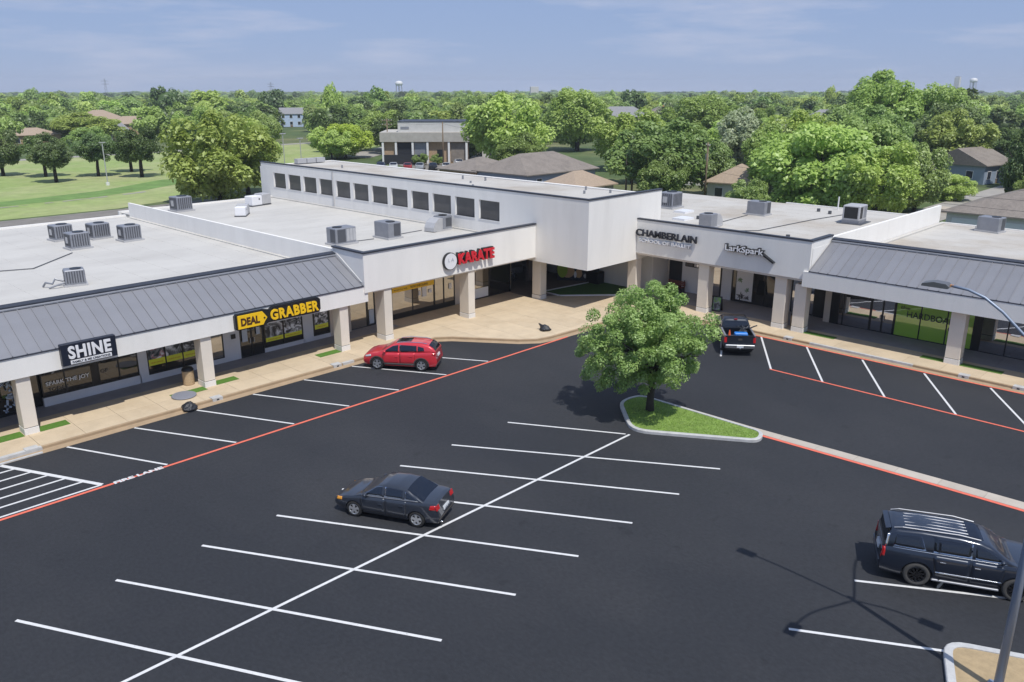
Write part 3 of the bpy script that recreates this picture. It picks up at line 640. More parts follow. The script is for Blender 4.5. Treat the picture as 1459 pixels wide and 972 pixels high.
# mural panels under the overhang (plain shapes only)
mu=empty('entrance_mural','dark painted mural with green, orange and grey shapes beside the turf under the overhang','mural')
MB().add([(52.2,45.0,.16),(55.4,40.6,.16),(55.4,40.6,3.2),(52.2,45.0,3.2),(52.3,45.1,.16),(55.5,40.7,.16),(55.5,40.7,3.2),(52.3,45.1,3.2)],[(0,1,2,3),(5,4,7,6),(3,2,6,7),(4,0,3,7),(1,5,6,2)]).build('mural_board',M['signdark'],mu)
mc=[mat('mural_orange',(.62,.40,.20),.6),mat('mural_lime',(.35,.50,.04),.6),mat('mural_grey_blue',(.16,.20,.27),.6),M['decal']]
def mblob(t,z,rx,rz,mi,nn=14):
    d=Vector((3.2,-4.4,0)).normalized(); nrm=Vector((-d.y,d.x,0)); 
    if nrm.dot(Vector((-1,-1,0)))<0: nrm=-nrm
    c=Vector((52.2,45.0,0))+d*t+nrm*(.02+.004*mi); c.z=z
    MB().add([c+d*(rx*math.cos(2*math.pi*k/nn))+Vector((0,0,rz*math.sin(2*math.pi*k/nn))) for k in range(nn)],[tuple(range(nn))]).build('painted_shape',mc[mi],mu)
mblob(.5,1.1,.45,.7,1); mblob(.95,.95,.6,.55,0); mblob(1.9,.8,.3,.4,0,9); mblob(3.3,2.2,1.6,.7,2); mblob(4.3,1.4,.7,.9,2,6); mblob(1.6,.7,.12,.3,3); mblob(2.5,.6,.2,.2,3)
for k,(yy,cc,hh) in enumerate(((44.2,1,.9),(42.7,3,.8),(41.6,0,.5),(39.8,1,.8))):
    MB().box(55.46,yy,1.0,55.49,yy+.5,1.0+hh).build('painted_panel',mc[cc],mu)
# artificial turf wedge with white edging
tf=[(48.3,43.0),(48.25,41.2),(52.4,37.2),(54.9,38.4),(54.3,42.2)]
tw=MB().prism(tf,.15,.175).build('turf_patch',M['turfd'],None); tag(tw,'large dark green turf wedge with white edging in the entrance court','artificial turf')
mb=MB()
for i in range(len(tf)):
    a=Vector(tf[i]);b=Vector(tf[(i+1)%len(tf)]);d=(b-a).normalized();n_=Vector((d.y,-d.x)) if area(tf)>0 else Vector((-d.y,d.x))
    mb.add([(*(a),.15),(*(b),.15),(*(b+n_*.1),.15),(*(a+n_*.1),.15),(*(a),.24),(*(b),.24),(*(b+n_*.1),.24),(*(a+n_*.1),.24)],[(4,5,6,7),(0,1,5,4),(2,3,7,6)])
mb.build('turf_edging',M['trim'],tw)

# ---- right block (Chamberlain / LarkSpark)
CB=empty('dance_and_gift_shop_block','flat-roofed white block with the black CHAMBERLAIN and LarkSpark lettering','building')
CX=51.5
MB().box(CX,22.62,3.84,CX+.25,36.42,6.38).build('fascia',M['stucco'],CB)
MB().box(CX+.25,22.6,4.3,76.6,22.82,5.9).build('party_parapet',M['stucco'],CB)
MB().box(CX+.25,22.61,4.3,54.7,22.83,6.38).build('side_return',M['stucco'],CB)
MB().ext([(54.7,5.9),(76.6,5.9),(76.6,6.25),(54.7,6.3)],'y',22.6,22.82).build('parapet_top',M['stucco'],CB)
mb=MB(); mb.box(CX-.03,22.56,6.38,CX+.3,36.4,6.48); mb.box(CX+.3,22.56,6.38,54.7,22.88,6.48); mb.build('coping',M['coping'],CB)
MB().box(CX+.25,22.83,4.8,76.6,50,5.1).build('roof_deck',M['roofold'],CB)
MB().box(CX+.25,22.8,3.78,56.3,36.4,3.84).build('canopy_ceiling',M['beige'],CB); MB().box(CX+.04,22.8,3.70,CX+.5,36.3,3.838).build('beam',M['beige'],CB)
MB().box(54.62,36.7,0,77.0,50,4.9).build('rear_block',M['stucco'],CB); MB().box(76.6,22.8,0,76.8,36.7,5.2).build('rear_wall',M['stucco'],CB)
mb=MB()
for i in range(12): mb.box(53+i*2,22.9,5.1,53.05+i*2,49.5,5.106)
mb.build('membrane_lap',M['roofold'],CB)
MB().box(56.5,22.9,0,76.6,36.7,4.8).build('core',M['beige'],CB)
RX=56.3
def wallR(ya,yb,z0,z1,parent=CB,x=RX,m='beige'): MB().box(x,yb,z0,x+.2,ya,z1).build('wall',M[m],parent)
wallR(36.4,35.2,.14,3.78,m='darkwall'); wallR(35.2,32.75,.14,3.78,m='lowwall'); wallR(32.75,31.6,2.7,3.78); window_R(CB,32.7,31.65,.14,2.7,RX+.05,name='door',fr=.1)
wallR(31.6,30.75,.14,3.78,m='lowwall'); wallR(30.75,26.95,2.85,3.78); window_R(CB,30.7,27.0,.2,2.85,RX+.05,mull=(30.35,28.9,27.95),glass='glass'); wallR(26.95,25.9,.14,3.78,m='lowwall')
wallR(25.9,22.8,2.8,3.78); window_R(CB,25.85,24.1,.2,2.8,RX+.05,mull=(25.0,)); wallR(24.1,22.8,.14,2.8,m='black')
w_=window_R(CB,34.9,33.4,2.25,2.6,RX+.0,name='high_window',mull=(34.15,))
p_=MB().box(RX-.05,28.95,.35,RX-.03,30.3,2.75).build('window_poster',M['signwhite'],CB)
for k,(ya,za,r_) in enumerate(((30.0,1.9,.22),(29.35,1.2,.2),(29.85,.65,.3),(29.3,.6,.18))):
    mb=MB(); rq=random.Random(k)
    for q in range(9):
        a=q*.7+rq.uniform(-.2,.2); l=r_*rq.uniform(.7,1.5); c_,s_=math.cos(a),math.sin(a); w_=r_*.16
        mb.add([(RX-.056-.001*q,ya,za),(RX-.056-.001*q,ya+c_*l*.5-s_*w_,za+s_*l*.5+c_*w_),(RX-.056-.001*q,ya+c_*l,za+s_*l),(RX-.056-.001*q,ya+c_*l*.5+s_*w_,za+s_*l*.5-c_*w_)],[(0,1,2,3)])
    mb.build('poster_print',mat('dark_foliage_print%d'%k,(.10,.20,.06) if k<2 else (.05,.05,.05),.5),p_)
text('poster_lettering','LARK',.3,M['darklet'],p_,(RX-.06,29.95,.45),'R',width=.8,height=.2,depth=.002)
for y in (24.15,30.1): column(CB,51.72,y,52.45,y+.85,3.71)
# ---- right retail wing
RW=empty('retail_wing','white retail wing under a grey metal canopy roof with bright green shop windows','building')
Y0=-11.0; RF=51.35; RT=22.58
MB().ext([(RF,3.40),(RF+.25,3.40),(RF+.25,4.42),(RF,4.42)],'y',Y0,22.95).build('fascia',M['stucco'],RW)
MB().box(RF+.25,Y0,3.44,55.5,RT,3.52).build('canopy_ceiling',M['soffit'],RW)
MB().ext([(RF-.012,4.42),(RF+.25,4.42),(RF+.14,4.49),(RF-.012,4.465)],'y',Y0,RT).build('eave_trim',M['coping'],RW)
MB().ext([(RF+.06,4.43),(RF+3.25,6.02),(RF+3.25,3.54),(RF+.3,3.54)],'y',Y0,RT-.02).build('canopy_frame',M['soffit'],RW)
steel_roof(RW,'y',Y0,RT-.02,.61,RF+.02,4.48,RF+3.2,6.10)
MB().ext([(RF+3.06,6.02),(RF+3.06,6.22),(RF+3.42,6.30),(RF+3.42,5.6),(RF+3.3,5.6),(RF+3.3,6.02)],'y',Y0,RT-.02).build('roof_gutter',M['coping'],RW)
MB().ext([(RF+3.0,6.03),(RF+3.0,6.10),(RF+3.06,6.14),(RF+3.06,6.03)],'y',Y0,RT-.02).build('ridge_flashing',M['hvac'],RW)
MB().box(RF+3.3,Y0,3.6,RF+3.4,RT-.02,6.0).build('parapet',M['stucco'],RW)
MB().box(RF+3.4,Y0,4.4,77,RT-.02,4.7).build('roof_deck',M['roofold'],RW); MB().box(77,Y0,0,77.2,RT,4.78).build('rear_wall',M['stucco'],RW)
mb=MB()
for i in range(11): mb.box(56+i*2,Y0,4.7,56.05+i*2,RT-.05,4.706)
mb.build('membrane_lap',M['roofold'],RW); MB().box(RF+3.4,RT-.35,4.7,76.9,RT-.02,4.8).build('parapet_cant',M['roof'],RW)
SX=55.5
wallR(22.6,Y0,3.05,3.46,RW,SX,'beige'); wallR(22.6,Y0,.1,.15,RW,SX,'black'); wallR(23.0,22.55,.14,3.4,RW,SX,'beige'); wallR(22.55,22.0,.14,3.05,RW,SX,'black')
window_R(RW,22.0,19.8,.15,3.05,SX+.05,mull=(21.65,)); 
rd=window_R(RW,19.8,18.2,.15,3.05,SX+.05,mull=(19.0,),name='double_door',fr=.09)
for yy in (19.12,18.88): MB().box(SX-.1,yy-.02,1.0,SX-.05,yy+.02,1.35).build('door_handle',M['hvacl'],rd)
window_R(RW,18.2,13.42,.15,3.05,SX+.05,mull=(16.6,15.0),glass='greenfilm'); wallR(13.42,13.02,.14,3.05,RW,SX,'black')
window_R(RW,13.02,1.0,.15,3.05,SX+.05,mull=(11.55,9.9,8.2,6.5,4.8,3.1)); wallR(1.0,Y0,.14,3.05,RW,SX,'beige')
MB().box(55.75,Y0,0,76.9,22.5,4.4).build('core',M['beige'],RW)
text('window_lettering','the',.3,M['darklet'],RW,(SX-.03,17.9,2.02),'R',width=.6,height=.22,depth=.003)
text('window_lettering','HARDBOARDY',.5,M['black'],RW,(SX-.03,17.45,1.52),'R',width=3.6,height=.42,depth=.003)
text('window_lettering','Club',.4,M['black'],RW,(SX-.03,14.9,1.05),'R',width=1.1,height=.34,depth=.003)
em=MB(); 
for k in range(12): a=k*.5236; em.add([(SX-.03,20.0+.26*math.cos(a+s)*r_,2.62+.26*math.sin(a+s)*r_) for (s,r_) in ((-.16,.55),(.16,.55),(.12,1),(-.12,1))],[(0,1,2,3)])
MB().box(SX-.025,19.85,2.2,SX-.02,21.55,3.0).build('dark_window_panel',M['black'],RW); em.build('window_emblem',M['decal'],RW)
for y in (22.72,13.0,3.2): column(RW,51.72,y,52.45,y+.82,3.42)

# ================================================================ signs
sg=empty('shop_sign','dark SHINE shop sign with thick white letters and a white strip','shop sign')
bd=MB().bbox(11.9,41.2,3.2,14.45,41.5,4.26,.02).build('sign_board',M['signdark'],sg)
text('letters','SHINE',1,M['signwhite'],sg,(12.2,41.2,3.50),'L',width=1.98,height=.64,depth=.05,bold=.034,spacing=1.1)
MB().box(12.25,41.15,3.25,14.15,41.2,3.43).build('white_strip',M['signwhite'],sg)
text('small_lettering','FAMILY & ME CREATIONS',.2,M['signdark'],sg,(12.32,41.145,3.29),'L',width=1.76,height=.11,depth=.004,bold=.006)
sg=empty('shop_sign','yellow DEAL GRABBER sign, a price tag beside chunky letters','shop sign')
def plate(name,pts,y0,y1,m,par): 
    n=len(pts); return MB().add([(p[0],y0,p[1]) for p in pts]+[(p[0],y1,p[1]) for p in pts],[tuple(range(n)),tuple(range(2*n-1,n-1,-1))]+[(i,n+i,n+(i+1)%n,(i+1)%n) for i in range(n)]).build(name,m,par)
plate('black_backing',[(20.95,3.05),(22.6,3.05),(22.9,3.15),(26.2,3.12),(26.35,3.3),(26.35,3.9),(26.2,4.02),(25.2,4.03),(24.4,4.0),(23.2,4.02),(23.0,3.88),(22.65,3.96),(20.95,3.96),(20.85,3.85),(20.85,3.15)],41.28,41.5,M['black'],sg)
plate('price_tag',[(20.98,3.12),(22.5,3.12),(22.62,3.3),(22.78,3.5),(22.62,3.72),(22.5,3.88),(20.98,3.88)],41.22,41.28,M['yellow'],sg)
text('letters','DEAL',.5,M['darklet'],sg,(21.15,41.215,3.27),'L',width=1.15,height=.45,depth=.01,bold=.022)
MB().cyl((0,0),.055,-.01,.01,10).build('tag_hole',M['black'],sg); bpy.data.objects[sg.children[-1].name].location=(22.6,41.21,3.5); sg.children[-1].rotation_euler=(R(90),0,0)
text('letters','GRABBER',.6,M['yellow'],sg,(23.0,41.26,3.24),'L',width=3.2,height=.62,depth=.04,bold=.022,spacing=1.12)
sg=empty('shop_sign','red KARATE channel letters beside a round white clock-like badge','shop sign')
text('letters','KARATE',.8,M['red'],sg,(37.45,41.16,4.30),'L',width=3.45,height=.76,depth=.05,bold=.032,spacing=1.05)
text('letter_returns','KARATE',.8,M['black'],sg,(37.42,41.30,4.33),'L',width=3.45,height=.8,depth=.1,bold=.036,spacing=1.05)
mb=MB(); mb.cyl((0,0),.60,0,.2,32); o=mb.build('badge_rim',M['black'],sg); o.location=(36.78,41.42,4.62); o.rotation_euler=(R(90),0,0)
mb=MB(); mb.cyl((0,0),.55,.2,.22,32); o=mb.build('badge_face',M['signwhite'],sg); o.location=(36.78,41.42,4.62); o.rotation_euler=(R(90),0,0)
text('badge_lettering','L A',.3,mat('pale_grey_lettering',(.45,.46,.5),.5),sg,(36.55,41.19,4.6),'L',width=.5,height=.25,depth=.004)
sg=empty('shop_sign','black CHAMBERLAIN lettering over a row of small white letters','shop sign')
text('letters','CHAMBERLAIN',.7,M['signdark'],sg,(CX-.12,36.38,5.18),'R',width=5.3,height=.52,depth=.06,bold=.012)
text('white_letters','SCHOOL OF BALLET',.4,M['signwhite'],sg,(CX-.1,36.1,4.74),'R',width=4.55,height=.26,depth=.05,bold=.01)
MB().box(CX-.03,31.5,4.68,CX,36.15,5.04).build('letter_rail',mat('pale_rail_paint',(.60,.61,.64),.6),sg)
sg=empty('shop_sign','LarkSpark script sign with white faces and black returns','shop sign')
text('letter_returns','LarkSpark',.6,M['black'],sg,(CX-.14,28.75,4.92),'R',width=3.0,height=.62,depth=.13,bold=.045)
text('letters','LarkSpark',.6,M['signwhite'],sg,(CX-.285,28.70,4.95),'R',width=2.92,height=.54,depth=.01,bold=.012)
mb=MB(); mb.add([(CX-.27,25.95,5.1),(CX-.27,25.05,4.62),(CX-.27,25.0,4.70),(CX-.27,25.9,5.22),(CX,25.95,5.1),(CX,25.05,4.62),(CX,25.0,4.70),(CX,25.9,5.22)],[(0,1,2,3),(3,2,6,7),(1,0,4,5),(2,1,5,6)])
mb.build('swash',M['black'],sg)

# ================================================================ turf squares at the column feet
def turf(x0,y0,x1,y1,lab): MB().box(x0,y0,.15,x1,y1,.172).build('turf_mat',M['turf'],None,label=lab,cat='artificial turf',group='turf mats beside the column feet')
turf(8.3,41.55,9.85,42.3,'green turf mat on the left of the column nearest the left edge'); turf(10.56,41.6,11.9,42.3,'green turf mat right of the column below the SHINE sign')
turf(17.0,41.3,18.86,41.9,'green turf mat under the grey disc left of the second column'); turf(19.56,41.6,20.9,42.25,'green turf mat on the right of the second column')
turf(26.3,41.6,27.85,42.25,'green turf mat left of the third column beside DEAL GRABBER')
turf(51.75,20.6,52.35,22.68,'green turf mat right of the column beside the tan bin'); turf(51.75,13.85,52.35,15.2,'green turf mat left of the column in front of the green windows')
turf(51.75,10.7,52.35,12.95,'green turf mat right of the column in front of the green windows')

# ================================================================ rooftop units
def hvac(kind):
    r=empty('rooftop_unit')
    if kind=='cond':       # squat condenser with vertical fins
        MB().box(-.62,-.55,.0,.62,.55,.1).build('base_frame',M['hvacl'],r); b=MB().bbox(-.52,-.47,.1,.52,.47,.93,.04).build('cabinet',M['hvac'],r)
        fm=MB().box(-.03,0,.2,.03,.012,.86).mesh('fin',M['fin'])
        for k in range(7): inst('fin',fm,b,(-.4+k*.133,-.484,0)); inst('fin',fm,b,(-.4+k*.133,.472,0))
        for k in range(6): inst('fin',fm,b,(-.53,-.36+k*.14,0),(0,0,R(90))); inst('fin',fm,b,(.532,-.36+k*.14,0),(0,0,R(90)))
        MB().cyl((.1,0),.30,.93,.965,18).build('fan_grille',M['black'],r)
        MB().box(-.545,-.1,.35,-.535,.2,.7).build('service_panel',M['hvacl'],r)
    elif kind=='pack':     # packaged unit: tall box, dark coil side, fan on top, skirt
        MB().box(-1.0,-.72,.0,1.0,.72,.14).build('base_frame',M['hvacl'],r); b=MB().bbox(-.9,-.62,.14,.9,.62,1.28,.04).build('cabinet',M['hvac'],r)
        MB().box(-.915,-.5,.25,-.90,.1,1.18).build('coil_face',M['fin'],r); MB().box(-.75,-.635,.25,-.05,-.62,1.18).build('coil_face',M['fin'],r)
        for k in range(3): MB().box(.05+k*.28,-.632,.28,.29+k*.28,-.62,1.18).build('service_panel',M['hvacl'],r)
        MB().cyl((-.35,0),.36,1.28,1.33,20).build('fan_grille',M['black'],r); MB().tube([(.9,.2,.3),(1.15,.2,.3),(1.15,.2,.02)],.03,6).build('conduit',M['hvacl'],r)
    elif kind=='duct':
        MB().box(-.9,-.6,.0,1.1,.6,.12).build('base_frame',M['hvacl'],r); MB().bbox(0,-.55,.12,1.1,.55,1.15,.04).build('cabinet',M['hvac'],r)
        MB().ext([(-1.15,.05),(-.15,.05),(-.02,.2),(-.02,1.05),(-.5,1.05),(-.95,.75),(-1.15,.35)],'y',-.5,.5).build('hood',M['hvacl'],r)
        MB().box(.3,-.56,.3,1.0,-.55,1.0).build('coil_face',M['fin'],r); MB().cyl((.55,0),.36,1.15,1.2,18).build('fan_grille',M['black'],r)
    elif kind=='hood':     # large open-sided cooler on a sheet base
        MB().box(-1.25,-1.0,.0,1.25,1.0,.05).build('sheet_base',M['fin'],r); MB().box(-.9,-.7,.05,.9,.7,.32).build('base_frame',M['hvac'],r); b=MB().bbox(-.9,-.7,.32,.9,.7,1.5,.05).build('cabinet',M['hvacl'],r)
        MB().box(-.915,-.55,.45,-.9,.55,1.38).build('louvre_face',M['black'],r); MB().box(-.75,-.715,.45,-.2,-.7,1.38).build('louvre_face',M['black'],r); MB().box(.1,-.712,.45,.75,-.7,1.38).build('louvre_face',M['hvac'],r)
    elif kind=='box':
        MB().box(-1.2,-.6,.0,1.2,.6,.12).build('base_frame',M['fin'],r); MB().bbox(-1.1,-.55,.12,.15,.55,.98,.04).build('cabinet',M['signwhite'],r); MB().bbox(.16,-.6,.15,1.2,.6,1.1,.04).build('fan_housing',M['hvacl'],r)
        MB().box(-.3,-.56,.6,-.15,-.55,.75).build('gauge',M['black'],r)
    return r
protos={}
def unit(kind,x,y,z,rz,lab,s=1.0):
    if kind not in protos: o=hvac(kind); protos[kind]=o
    else: o=copy_tree(protos[kind])
    o.location=(x,y,z); o.rotation_euler=(0,0,rz); o.scale=(s,s,s); tag(o,lab,'air conditioner','air conditioning units on the shop roofs')
unit('cond',21.3,68.9,4.65,.1,'grey finned roof unit at the back left of the group of four',1.3)
unit('cond',20.9,64.3,4.65,.05,'grey finned roof unit nearest the camera in the group of four',1.3)
unit('cond',23.6,67.6,4.65,.1,'grey finned roof unit in the middle back of the group of four',1.3)
unit('cond',24.9,64.9,4.65,.05,'grey finned roof unit at the right of the group of four',1.3)
unit('cond',16.5,52.2,4.65,-.25,'lone small grey roof unit with bent pipes above the SHINE canopy',1.05)
unit('pack',34.9,51.2,4.8,.0,'packaged grey roof unit left of the upright square one on the KARATE block')
unit('pack',38.9,50.8,4.8,R(90),'upright square grey roof unit with a round fan hole behind KARATE',1.0)
unit('duct',43.9,50.6,4.8,R(8),'roof unit with a cream curved hood close to the square windows')
unit('cond',34.3,76.2,4.8,.1,'grey roof unit by the parapet end in front of the big tree',1.5)
unit('box',41.3,74.6,4.8,.2,'white boxed roof unit with a grey housing near the foot of the trees')
unit('box',36.9,69.6,4.8,.9,'dusty low roof unit lying in the middle of the rear roof',.85)
unit('cond',66.2,43.1,5.1,.0,'grey roof unit half hidden behind the tall hall corner',1.6)
unit('duct',59.2,34.6,5.1,R(185),'grey roof unit with pipework above the CHAMBERLAIN letters')
unit('pack',67.9,35.0,5.1,R(90),'grey roof unit in the middle distance above the LarkSpark sign',.95)
unit('hood',69.4,27.1,5.1,R(3),'tall grey open-sided roof cooler standing on a dark sheet')
unit('pack',75.0,18.2,4.7,R(80),'plain grey box unit at the back of the right roof by the white garage',.95)
# small things on the roofs
mb=MB(); mb.tube([(15.9,52.3,4.95),(15.5,52.5,5.1),(15.25,52.2,4.9),(15.0,52.6,4.95),(14.9,52.8,4.7)],.06,6); mb.tube([(15.9,52.0,4.9),(15.4,51.9,4.85),(15.0,52.1,4.7)],.06,6)
tag(mb.build('bent_pipe',M['hvac']),'bent grey pipe pieces beside the lone roof unit','pipe')
def pipe(pts,r,lab): tag(MB().tube(pts,r,6).build('roof_pipe',M['fin']),lab,'pipe')
pipe([(4,62,4.7),(12,60.5,4.7),(16.2,58.8,4.7)],.035,'thin dark pipe running over the left roof toward the group of four units')
pipe([(16.2,58.8,4.7),(19.9,62.6,4.7)],.03,'short dark pipe joining the nearest of the four units'); pipe([(35.9,51.2,4.85),(37.7,51.0,4.85)],.03,'thin conduit between the two units above KARATE')
pipe([(39.9,51.2,4.85),(42.8,51.4,4.85)],.03,'thin conduit leading to the hooded unit'); pipe([(57,33.6,5.14),(60,30.8,5.14),(68,30.2,5.14),(76,29,5.14)],.035,'long dark pipe crossing the roof behind LarkSpark')
pipe([(60.2,35,5.14),(66.9,35.5,5.14)],.03,'dark conduit between the two roof units on the right block')
for (x,y,l) in ((64.6,40.6,'white flat skylight behind the tall hall corner'),(60.9,38.3,'white flat skylight left of the unit with pipework'),(70.5,36.2,'white flat skylight beyond the middle distance unit')):
    s=MB().box(x-.75,y-.6,5.1,x+.75,y+.6,5.28).build('skylight',M['skylight']); tag(s,l,'skylight',None)
mb=MB(); mb.tube([(75.8,31.2,5.1),(75.8,31.2,6.3)],.06,6); tag(mb.build('vent_pipe',M['trim']),'white vent pipe standing at the back edge of the right block roof','vent pipe')
rr=random.Random(5)
for i,(x,y,lb) in enumerate(((58.5,27.6,'small dark vent stub near the front of the LarkSpark roof'),(73.5,32,'small dark vent stub left of the white vent pipe'),(72.7,30.6,'small dark vent stub nearest the white vent pipe'),(73.6,29.3,'small dark vent stub between the white pipe and the tall cooler'),(62,37.5,'small dark vent stub beside the white skylights'),(63.8,38,'small dark vent stub just beyond the white skylights'))):
    mb=MB(); mb.cyl((x,y),.16,5.1,5.1+.28,8)
    tag(mb.build('roof_vent',M['fin']),lb,'vent','small vents on the right block roof')
# ================================================================ vehicles
def interp(P_,x):
    if x<=P_[0][0]: return P_[0][1]
    for (a,b),(c,d) in zip(P_,P_[1:]):
        if x<=c: t=(x-a)/(c-a); t2=t*t*(3-2*t)*.35+t*.65; return b+(d-b)*t2
    return P_[-1][1]
M['tyre']=mat('tyre_rubber',(0.018,0.018,0.018),0.85,bump=.3,bscale=40); M['tyreg']=mat('dusty_tyre_rubber',(0.06,0.058,0.055),0.9)
M['alloy']=mat('silver_alloy',(0.62,0.63,0.65),0.3,metal=.8); M['blackalloy']=mat('black_alloy',(0.02,0.02,0.022),0.25,metal=.5,coat=.6); M['chrome']=mat('chrome',(0.75,0.76,0.78),0.12,metal=1.0)
M['carglass']=glassmat('car_glass',(0.006,0.007,0.010),0.07,tintc=(.75,.85,1.0)); M['tail']=mat('red_lamp_lens',(0.45,0.012,0.015),0.15,coat=.8); M['amber']=mat('amber_lamp_lens',(0.7,0.30,0.03),0.2,coat=.6); M['headl']=mat('clear_headlamp',(0.55,0.58,0.62),0.12,coat=.8)
M['cladding']=mat('grey_plastic_cladding',(0.055,0.05,0.048),0.65); M['shut']=mat('panel_gap',(0.004,0.004,0.004),0.8); M['platew']=mat('licence_plate_white',(0.6,0.62,0.65),0.5)
def paint(name,c,metal=.25,rough=.32): return mat(name,c,rough,metal=metal,coat=1.0,spec=.5)
class Car:
    def __init__(s,L,W,zb,top,roof,kx=.16,crown=.035,tumble=.34,endr=.12,nose=.16,zbump=.62):
        s.L=L;s.W=W;s.zb=zb;s.top=sorted(top);s.roof=sorted(roof);s.kx=kx;s.crown=crown;s.tumble=tumble;s.endr=endr;s.nose=nose;s.zbump=zbump
    def plan(s,x):
        u=abs(x)/(s.L/2); k=s.kx*(1.25 if x>0 else .8); return s.W/2*(1-k*u**5)
    def low(s,x):
        w=s.plan(x); zb=s.zb; zt=interp(s.top,x); h=zt-zb
        return [(0,zb),(w*.80,zb),(w*.93,zb+.05),(w*.975,zb+.16),(w*.998,zb+h*.42),(w,zb+h*.60),(w*.985,zb+h*.80),(w*.965,zt-.06),(w*.93,zt-.012),(w*.86,zt+.004),(w*.5,zt+s.crown*.75),(0,zt+s.crown)]
    def yb(s,x,z):
        P_=s.low(x)[1:9]
        for (y0,z0),(y1,z1) in zip(P_,P_[1:]):
            if z<=z1: t=max(0,(z-z0)/max(1e-6,z1-z0)); return y0+(y1-y0)*t
        return P_[-1][0]
    def sx(s,x,z):
        k=max(0,(abs(x)-(s.L/2-.55))/.55); k=k*k*(3-2*k); zt=interp(s.top,x); a=(s.nose if x>0 else s.endr)*max(0,min(1,(z-s.zbump)/.35))
        under=.10*max(0,min(1,(s.zb+.22-z)/.22))
        return x-math.copysign(1,x)*k*(a+under)
    def ys(s,x,z): return s.plan(x)*.925-s.tumble*max(0,z-interp(s.top,x))*(1+.25*max(0,z-interp(s.top,x)))
    def high(s,x):
        zt=interp(s.top,x)-.03; h=max(zt+.012,interp(s.roof,x)); d=h-zt; P_=[]
        e=min(.16,d*.35)
        for t in (0,.25,.5,.72): z=zt+(d-e*.55)*t/.72; P_.append((s.ys(x,z),z))
        y=P_[-1][0]; P_+= [(y-.035,h-e*.28),(y-.10,h-e*.06),(y-.20,h+.006),(y*.5,h+s.crown*.7*min(1,d*2)),(0,h+s.crown*min(1,d*2))]
        return P_
    def ztop(s,x,y):
        P_=s.high(x)[3:]
        for (y0,z0),(y1,z1) in zip(P_,P_[1:]):
            if y>=y1: return z0+(z1-z0)*(y0-y)/max(1e-6,y0-y1)
        return P_[-1][1]
    def skin(s,fn,x0,x1,n,mi=0,shift=True,close=True):
        xs_=[x0+(x1-x0)*i/n for i in range(n+1)]; V=[];F=[]; m=None
        for x in xs_:
            P_=fn(x); full=[(-y,z) for (y,z) in P_[::-1]][:-1]+P_ if True else P_
            if abs(P_[0][0])>1e-6 : full=[(y,z) for (y,z) in P_]+[(-y,z) for (y,z) in P_[::-1][1:]]
            else: full=[(y,z) for (y,z) in P_]+[(-y,z) for (y,z) in P_[::-1][1:-1]]
            m=len(full)
            V+=[(s.sx(x,z) if shift else x,y,z) for (y,z) in full]
        for i in range(n):
            for k in range(m): j=(k+1)%m; F.append((i*m+k,(i+1)*m+k,(i+1)*m+j,i*m+j))
        F.append(tuple(range(m))); F.append(tuple(n*m+k for k in range(m-1,-1,-1)))
        mb=MB(); mb.add(V,F,mi,True); mb.sm[-1]=mb.sm[-2]=False; return mb
    def patch(s,c,off=.008,nu=8,nv=4,top=False,side=1,mi=0,mb=None,thick=True):
        """bilinear patch over corners c (x,z) on the side, or on the lower body when top == 'low'"""
        mb=mb or MB(); V=[]
        for o in ((off,-.02) if thick else (off,)):
            for i in range(nu+1):
                for j in range(nv+1):
                    u,v=i/nu,j/nv; x=(c[0][0]*(1-u)+c[1][0]*u)*(1-v)+(c[3][0]*(1-u)+c[2][0]*u)*v; z=(c[0][1]*(1-u)+c[1][1]*u)*(1-v)+(c[3][1]*(1-u)+c[2][1]*u)*v
                    y=(s.yb(x,z) if top=='low' else s.ys(x,z))+o; V.append((s.sx(x,z) if top=='low' else x,side*y,z))
        k=nv+1; F=[(i*k+j,(i+1)*k+j,(i+1)*k+j+1,i*k+j+1) for i in range(nu) for j in range(nv)]
        if thick:
            q=(nu+1)*k
            rim=[(0,j) for j in range(nv)]+[(i,nv) for i in range(nu)]+[(nu,j) for j in range(nv,0,-1)]+[(i,0) for i in range(nu,0,-1)]
            for a,b in zip(rim,rim[1:]+rim[:1]): ia,ib=a[0]*k+a[1],b[0]*k+b[1]; F.append((ia,ib,q+ib,q+ia))
        if side>0: F=[f[::-1] for f in F]
        mb.add(V,F,mi,True); return mb
    def tpatch(s,x0,x1,m0,m1,off=.012,n=10,mb=None):
        mb=mb or MB(); V=[];k=9
        for i in range(n+1):
            x=x0+(x1-x0)*i/n; mg=m0+(m1-m0)*i/n; P_=s.high(x); ye=P_[3][0]-mg
            e=.01; dz=(interp(s.roof,x+e)-interp(s.roof,x-e))/(2*e); nn=Vector((-dz,0,1)).normalized()
            for j in range(k):
                y=-ye+2*ye*j/(k-1); z=s.ztop(x,abs(y)); V.append((x+nn.x*off,y,z+nn.z*off))
        mb.add(V,[(i*k+j,(i+1)*k+j,(i+1)*k+j+1,i*k+j+1)[::(1 if x1>x0 else -1)] for i in range(n) for j in range(k-1)],0,True); return mb
